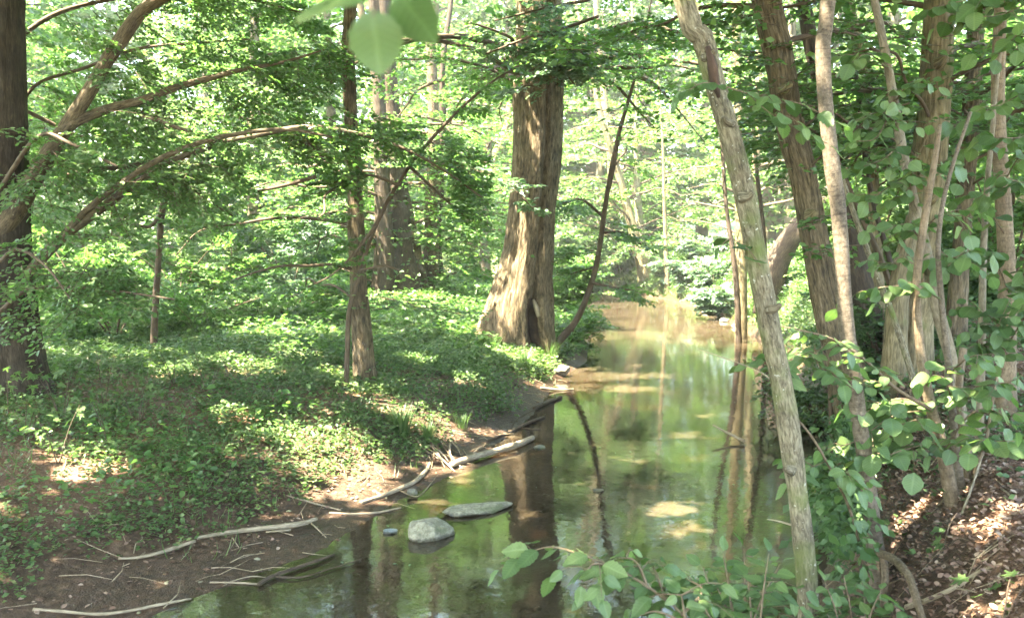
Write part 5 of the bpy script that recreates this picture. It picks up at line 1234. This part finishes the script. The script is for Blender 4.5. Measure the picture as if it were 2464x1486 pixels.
# maple seedlings on the left bank
labs = ['leafy maple seedling at the foot of the big dark trunk', 'broad maple seedling right of the big dark trunk', 'tall maple seedling below the thin bare stem', 'dark maple seedling at the left edge above the mud', 'low maple seedling left of the sunny litter patch',
        'maple seedling with spread leaves in the middle of the left bank', 'maple seedling behind the one with spread leaves', 'bright maple seedling above the sunny litter patch', 'small maple seedling right of the sunny litter patch', 'maple seedling nearest the left edge below the trunk', 'outer maple seedling towards the slim straight trunk', 'hidden maple seedling behind the broad one',
        'maple seedling on the right bank among dry leaves', 'tiny maple seedling in the bottom right corner']
for k, ((px, py, n, s), lab) in enumerate(zip([(150, 985, 24, .11), (250, 960, 24, .09), (420, 900, 22, .085), (60, 1040, 18, .085), (140, 1085, 12, .075), (330, 1000, 22, .09), (500, 930, 20, .08), (260, 1040, 14, .085), (470, 1010, 12, .075), (20, 980, 14, .09), (560, 900, 14, .075), (180, 920, 16, .085), (2265, 1300, 10, .075), (2430, 1480, 12, .08)], labs)):
    p = ground_at(px, min(py + 30, 1480)) if py < 1400 else np.array((2.2, 3.85, gz(2.2, 3.85)))
    root = empty('maple_seedling', p, lab, 'seedling', 'maple seedlings'); org = np.array(root.location)
    r6 = np.random.default_rng(100 + k); s *= 1.25; hgt = r6.uniform(.38, .62) if px < 1000 else .18
    tops = []
    for q in range(max(2, n // 6)):
        a = r6.uniform(0, 6.28); b = p + np.array((math.cos(a) * .2, math.sin(a) * .2, hgt * r6.uniform(.7, 1.1)))
        g = Geo(); g.tube([p - (0, 0, .03), (p + b) / 2 + (0, 0, .04), b], [.006, .004, .002], 5); g.build('stem', M['twig'], root, org); tops.append(b)
    for q in range(n):
        c = tops[q % len(tops)]; a = r6.uniform(0, 6.28); rr_ = r6.uniform(.02, .18)
        lp_ = c + np.array((math.cos(a) * rr_, math.sin(a) * rr_, r6.uniform(-.16, .05)))
        put_leaf(MAP, root, org, lp_, (math.cos(a), math.sin(a), r6.uniform(-.45, .05)), np.array((0, 0, 1)) + r6.normal(0, .3, 3), s * r6.uniform(.75, 1.3))

# ------------------------------------------------------------------ rocks, sticks, tufts
def rock(name, label, c, dims, seed, mat, rz=0.0, sub=4):
    import bmesh
    bm = bmesh.new(); bmesh.ops.create_icosphere(bm, subdivisions=sub, radius=1)
    V = np.array([v.co[:] for v in bm.verts])
    rs = np.random.default_rng(seed)
    V = V * (1 + .35 * (noise3(V * 1.2 + seed, seed) - .5))[:, None]
    for q in range(13):
        nv = unit(rs.normal(size=3)); dd_ = rs.uniform(.55, .85); t_ = V @ nv - dd_
        V = V - np.clip(t_, 0, None)[:, None] * nv * .94
    V = V * (1 + .07 * (noise3(V * 4 + seed, seed + 1) - .5) + .05 * (noise3(V * 11 + seed, seed + 2) - .5))[:, None] * 1.3
    c_, s_ = math.cos(rz), math.sin(rz); V = V * np.array(dims); V = np.stack([V[:, 0] * c_ - V[:, 1] * s_, V[:, 0] * s_ + V[:, 1] * c_, V[:, 2]], 1)
    for v, p in zip(bm.verts, V): v.co = p
    me = bpy.data.meshes.new(name); bm.to_mesh(me); bm.free()
    o = link(name, me, M[mat], loc=c); return tag(o, label, 'rock')
a = ground_at(1040, 1300); rock('rock', 'rough pointed grey rock standing in the shallow water', (at(1038, 1296, 7.25)[0], 7.3, .02), (.16, .13, .115), 3, 'stone', .3)
rock('rock', 'long flat pale rock behind the pointed one in the water', (at(1140, 1245, 7.9)[0], 7.95, .0), (.27, .12, .062), 8, 'stone', .5)
rock('rock', 'small bluish stone in the shallows left of the pointed rock', (at(935, 1290, 7.3)[0], 7.35, 0), (.065, .03, .03), 5, 'stone_blue', .2, 3)
rock('rock', 'small round stone at the water edge below the massive trunk', (at(1352, 880, 15.8)[0], 15.8, .12), (.13, .1, .1), 6, 'stone_pale', 0, 3)
rock('rock', 'small pale stone beside the curved branch on the mud', (at(1005, 1240, 8.4)[0] - .05, 8.4, .04), (.045, .04, .03), 9, 'stone_pale', .6, 3)
rock('rock', 'little dark stone in midstream beside the trunk reflection', (at(1440, 1195, 8.6)[0], 8.6, .0), (.05, .035, .02), 12, 'stone', 0, 3)
rock('rock', 'little pale stone near the sunlit log tip', (at(1300, 1085, 10.4)[0], 10.4, .0), (.06, .05, .03), 14, 'stone_pale', 0, 3)
for k, (px, Y, s, lab) in enumerate([(1480, 39.5, .22, 'leftmost pale stone of the row at the far bend'), (1515, 38.6, .25, 'second pale stone of the row at the far bend'), (1560, 38.0, .2, 'third pale stone of the row at the far bend'), (1590, 37.2, .36, 'largest pale stone of the row at the far bend'), (1640, 35, .28, 'last pale stone of the row at the far bend'),
                                      (1700, 29.5, .18, 'pale stone at the foot of the sunlit grassy slope'), (1745, 26.2, .2, 'pale stone at the right waterline below the dark upright trunk'), (1775, 24.5, .22, 'pale stone nearest us along the right waterline')]):
    rock('stone', lab, (at(px, 700, Y)[0], Y, .0), (s * .9, s * .7, s * .5), 20 + k, 'stone_pale', k * .7, 3)

def stick(label, rows, bark='dead_wood', forks=(), name='stick', lift=0.0):
    """photo points (x, y, half width) laid on the bank"""
    def lay(rows):
        P, R = [], []
        for row in rows:
            p = ground_at(row[0], row[1]); p = p + (0, 0, row[2] / FPX * p[1] * .7 + (row[3] if len(row) > 3 else lift)); P.append(p); R.append(row[2] / FPX * p[1])
        return np.array(P), np.array(R)
    P, R = lay(rows); root = empty(name, P[0], label, 'stick'); org = np.array(root.location)
    g = Geo(); g.tube(P, R, 12, step=.04, wob=.16, seed=len(label), ridge=.05, nridge=8); g.build('stem', M[bark], root, org)
    for f in forks:
        P, R = lay(f); g = Geo(); g.tube(P, R, 7, wob=.1); g.build('twig', M[bark], root, org)
    return root
stick('long pale dead stick lying along the foot of the left bank', [(475, 1302, 4), (540, 1292, 5), (620, 1282, 6), (690, 1276, 7), (730, 1268, 6.5), (762, 1256, 4.5)], forks=[[(700, 1282, 3), (640, 1288, 2)], [(745, 1262, 2), (770, 1285, 1.5), (785, 1300, 1)], [(560, 1300, 1.6), (575, 1325, 1.2)]], lift=.02)
stick('shorter pale stick left of the long one, pointing into the dark hollow', [(285, 1352, 2.5), (335, 1350, 3.5), (385, 1338, 4.5), (430, 1325, 5), (470, 1311, 4)], forks=[[(330, 1352, 2), (350, 1335, 1.5)]], lift=.02)
stick('curved branch bending round the muddy point', [(868, 1213, 4), (910, 1200, 5), (960, 1180, 6), (1000, 1160, 5.5), (1025, 1135, 5), (1035, 1115, 3)], forks=[[(960, 1180, 2), (1005, 1195, 1.5), (1040, 1160, 1.2), (1048, 1150, 1)]])
stick('thick broken log with a sunlit end at the water edge', [(1085, 1128, 7), (1130, 1112, 8), (1190, 1095, 8), (1240, 1080, 8), (1282, 1062, 7)], name='log', forks=[[(1130, 1112, 3), (1150, 1085, 2), (1165, 1080, 1.5)]], lift=.02)
stick('thin straight stick lying flat on the mud before the flat rock', [(792, 1236, 2.5), (850, 1238, 3), (910, 1234, 3), (965, 1222, 2)])
stick('dark wet branch half sunk in the shallows', [(622, 1412, 5), (660, 1392, 5.5), (720, 1370, 4.5), (780, 1348, 4), (805, 1338, 2.5)], 'wet_wood', forks=[[(660, 1392, 3), (720, 1395, 2.5), (790, 1375, 2), (870, 1350, 1.5)]], lift=.01)
stick('thin grey stick on the mud left of the dark wet branch', [(505, 1405, 2), (560, 1406, 2.5), (630, 1408, 2.5)], forks=[[(540, 1404, 1.5), (600, 1388, 1.5), (640, 1390, 1)]])
stick('long thin branch at the bottom left corner', [(80, 1468, 4), (150, 1474, 4), (240, 1480, 4), (310, 1474, 4), (380, 1460, 4), (460, 1442, 2.5)])
stick('dark little root sticking from the bank below the massive trunk', [(1285, 985, 4), (1320, 970, 5), (1350, 958, 4)], 'wet_wood', forks=[[(1310, 975, 2), (1320, 945, 1.5)]])
stick('forked driftwood caught at the water edge above the log', [(1170, 1065, 3), (1220, 1045, 4), (1270, 1020, 4), (1310, 1005, 3)], 'wet_wood', forks=[[(1220, 1045, 2.5), (1245, 1010, 2), (1290, 985, 1.5)], [(1250, 1030, 2), (1300, 1035, 1.5)]])
stick('sunlit pale driftwood near the stones below the massive trunk', [(1300, 935, 3), (1340, 940, 3.5), (1380, 938, 2)])
stick('bent twig lying across the mud at the middle of the left bank', [(690, 1195, 2), (760, 1215, 2.5), (820, 1228, 2)], forks=[[(740, 1210, 1.5), (720, 1240, 1.2)]])
stick('thin dry twig on the leafy slope of the left bank', [(415, 1098, 1.6), (470, 1120, 2), (520, 1110, 1.6), (560, 1090, 1)])
stick('pale stick leaning on the dry leaves of the right bank', [(2310, 1250, 3, .0), (2340, 1190, 3, .06), (2370, 1120, 2.5, .14)], 'dead_wood')
stick('sunlit broken twig on the dry leaves right of the hazel', [(2400, 1170, 2), (2425, 1190, 3), (2455, 1215, 2)], forks=[[(2425, 1190, 2), (2440, 1175, 1.5)]])
stick('fallen branch lying across the dry leaves in the right corner', [(2180, 1470, 7), (2230, 1450, 7), (2300, 1420, 6), (2360, 1380, 5), (2410, 1360, 3)], forks=[[(2300, 1420, 3), (2350, 1430, 2)]])
# exposed root of the pale trunk
root = RT['pale_tree5.2'][0]; org = np.array(root.location)
g = Geo(); g.tube([at(2115, 1330, 5.1), at(2150, 1345, 4.9), at(2185, 1385, 4.6), at(2205, 1440, 4.35), at(2225, 1500, 4.1)], [.022, .024, .022, .02, .015], 10, wob=.15); g.build('root', M['bark_hazel'], root, org)
g = Geo(); g.tube([at(2125, 1330, 5.15), at(2130, 1400, 5.0), at(2110, 1480, 4.8)], [.02, .022, .012], 10, wob=.15); g.build('root', M['bark_hazel'], root, org)
# dead twig held out over the water from the mossy trunk
root = RT['mossy_tree4.6'][0]; org = np.array(root.location)
for rows in ([(1875, 925, 4.6), (1820, 890, 4.8), (1740, 860, 5.0), (1680, 840, 5.1)], [(1905, 1262, 4.6), (1870, 1252, 4.6), (1845, 1248, 4.6)]):
    p = np.array([at(*q) for q in rows]); g = Geo(); g.tube(p, np.linspace(.006, .0015, len(p)), 6, wob=.1); g.build('twig', M['dead_wood'], root, org)
# a stick standing out of the stream
p = np.array([at(1715, 1022, 10.9), at(1750, 1040, 10.8), at(1790, 1060, 10.6)])
o_ = empty('stick', p[1], 'thin broken stick poking out of the middle of the stream', 'stick'); g = Geo(); g.tube(p, [.008, .016, .02], 8, wob=.15); g.build('stem', M['dead_wood'], o_, p[1])

def tuft(label, px, py, n, hgt, seed):
    c = ground_at(px, py); r = np.random.default_rng(seed); root = empty('grass_tuft', c, label, 'grass', 'grass tufts'); 
    az = r.uniform(0, 6.28, n); rad = r.random(n) * hgt * .35; P = c + np.stack([np.cos(az) * rad, np.sin(az) * rad, np.full(n, -.02)], 1)
    ln = r.uniform(.5, 1.0, n); D = np.stack([np.cos(az) * ln, np.sin(az) * ln, np.full(n, 1.0)], 1); Nn = np.stack([np.cos(az), np.sin(az), np.full(n, .2)], 1)
    V = []; Fs = []
    leaves = leaves_obj('blades', P, D, Nn, hgt * r.uniform(.6, 1.2, n), M['grass'], root, c, T=(TBLADE[0] * np.array((1, .7, -.8)), TBLADE[1]), sun=False, clear=False)
for k, (px, py, n, hgt, lab) in enumerate([(965, 1045, 240, .34, 'big grass tuft on the bank above the muddy point'), (1030, 1060, 130, .26, 'lower grass tuft right of the big one'), (1110, 1030, 90, .24, 'small grass tuft on the bank edge'), (1265, 890, 120, .4, 'grass tuft at the foot of the massive trunk'), (1180, 850, 90, .4, 'grass tuft left of the massive trunk'), (1320, 870, 110, .4, 'sunlit grass tuft between massive trunk and water'), (1800, 770, 160, .5, 'bushy bright grass tuft at the right waterline')]):
    tuft(lab, px, py, n, hgt, 200 + k)

# roots laid bare at the muddy point, pebbles, floating leaves
c = ground_at(1075, 1105); root = empty('exposed_roots', c, 'tangle of bare roots washed out at the sunlit muddy point', 'roots'); org = np.array(root.location)
r7 = np.random.default_rng(3)
for k in range(11):
    a0 = (1035 + r7.uniform(-45, 60), 1062 + r7.uniform(-18, 12)); b0 = (a0[0] + r7.uniform(-25, 90), a0[1] + r7.uniform(35, 75))
    A_ = ground_at(*a0, .02); B_ = ground_at(*b0, .01); C_ = ground_at((a0[0] + b0[0]) / 2 + r7.uniform(-15, 15), (a0[1] + b0[1]) / 2, .05)
    g = Geo(); w = r7.uniform(.006, .018); g.tube([A_, C_, B_], [w, w * .8, w * .4], 7, step=.05, wob=.25, seed=k); g.build('root', M['bark_hazel' if k % 2 else 'dead_wood'], root, org)
def small_stones(name, n, box, ok, sz, mat):
    x, y = scatter(n, *box); h, dl, dr, ins = land(x, y); k = ok(dl, dr, ins) & in_view(x, y, h); x, y, h = x[k], y[k], h[k]; n = len(x)
    oc = np.array([(1, 0, 0), (0, 1, 0), (-1, 0, 0), (0, -1, 0), (0, 0, .7), (.6, .6, .35), (-.6, .6, .3), (-.6, -.6, .35), (.6, -.6, .3)], float)
    fc = np.array([(0, 5, 8), (1, 6, 5), (2, 7, 6), (3, 8, 7), (5, 6, 4), (6, 7, 4), (7, 8, 4), (8, 5, 4), (0, 1, 5), (1, 2, 6), (2, 3, 7), (3, 0, 8)])
    s = rng.uniform(*sz, n) * rng.uniform(.6, 1.3, n); az = rng.uniform(0, 6.283, n)
    V = oc[None] * (s[:, None, None] * np.stack([np.ones(n), rng.uniform(.55, 1, n), rng.uniform(.5, .9, n)], 1)[:, None, :]) * rng.uniform(.75, 1.25, (n, 9, 1))
    c_, s_ = np.cos(az)[:, None], np.sin(az)[:, None]
    V = np.stack([V[..., 0] * c_ - V[..., 1] * s_ + x[:, None], V[..., 0] * s_ + V[..., 1] * c_ + y[:, None], V[..., 2] + h[:, None] - .005], -1)
    o = link(name, mesh_np(name, V.reshape(-1, 3), [(fc[None] + (np.arange(n) * 9)[:, None, None]).reshape(-1, 3)]), M[mat]); o['kind'] = 'stuff'
small_stones('gravel', 1500, (-4.5, 2.6, 4.6, 19), lambda dl, dr, i: (dl < .7) & (dl < dr), (.008, .028), 'stone')
small_stones('bed_gravel', 900, (-2.5, 2.6, 5.6, 10), lambda dl, dr, i: i, (.012, .04), 'stone')
small_stones('mud_clods', 1200, (-5, 2.2, 4.6, 15), lambda dl, dr, i: (~i) & (dl < 1.3) & (dl < dr), (.012, .05), 'ground')
x, y = scatter(700, -2.5, 6, 5.6, 30); h, dl, dr, ins = land(x, y)
k = ins & in_view(x, y, 0 * x) & (rng.random(700) < np.clip(fbm2(x * .9, y * .5, 55) * 4 - 1.9, .02, 1)); x, y = x[k], y[k]; az = rng.uniform(0, 6.28, len(x))
leaves_obj('floating_leaves', np.stack([x, y, np.full(len(x), .006)], 1), np.stack([np.cos(az), np.sin(az), 0 * az], 1), np.tile((0, 0, 1.0), (len(x), 1)), rng.uniform(.015, .045, len(x)), M['leaf_pale'], T=TM, sun=False, clear=False)
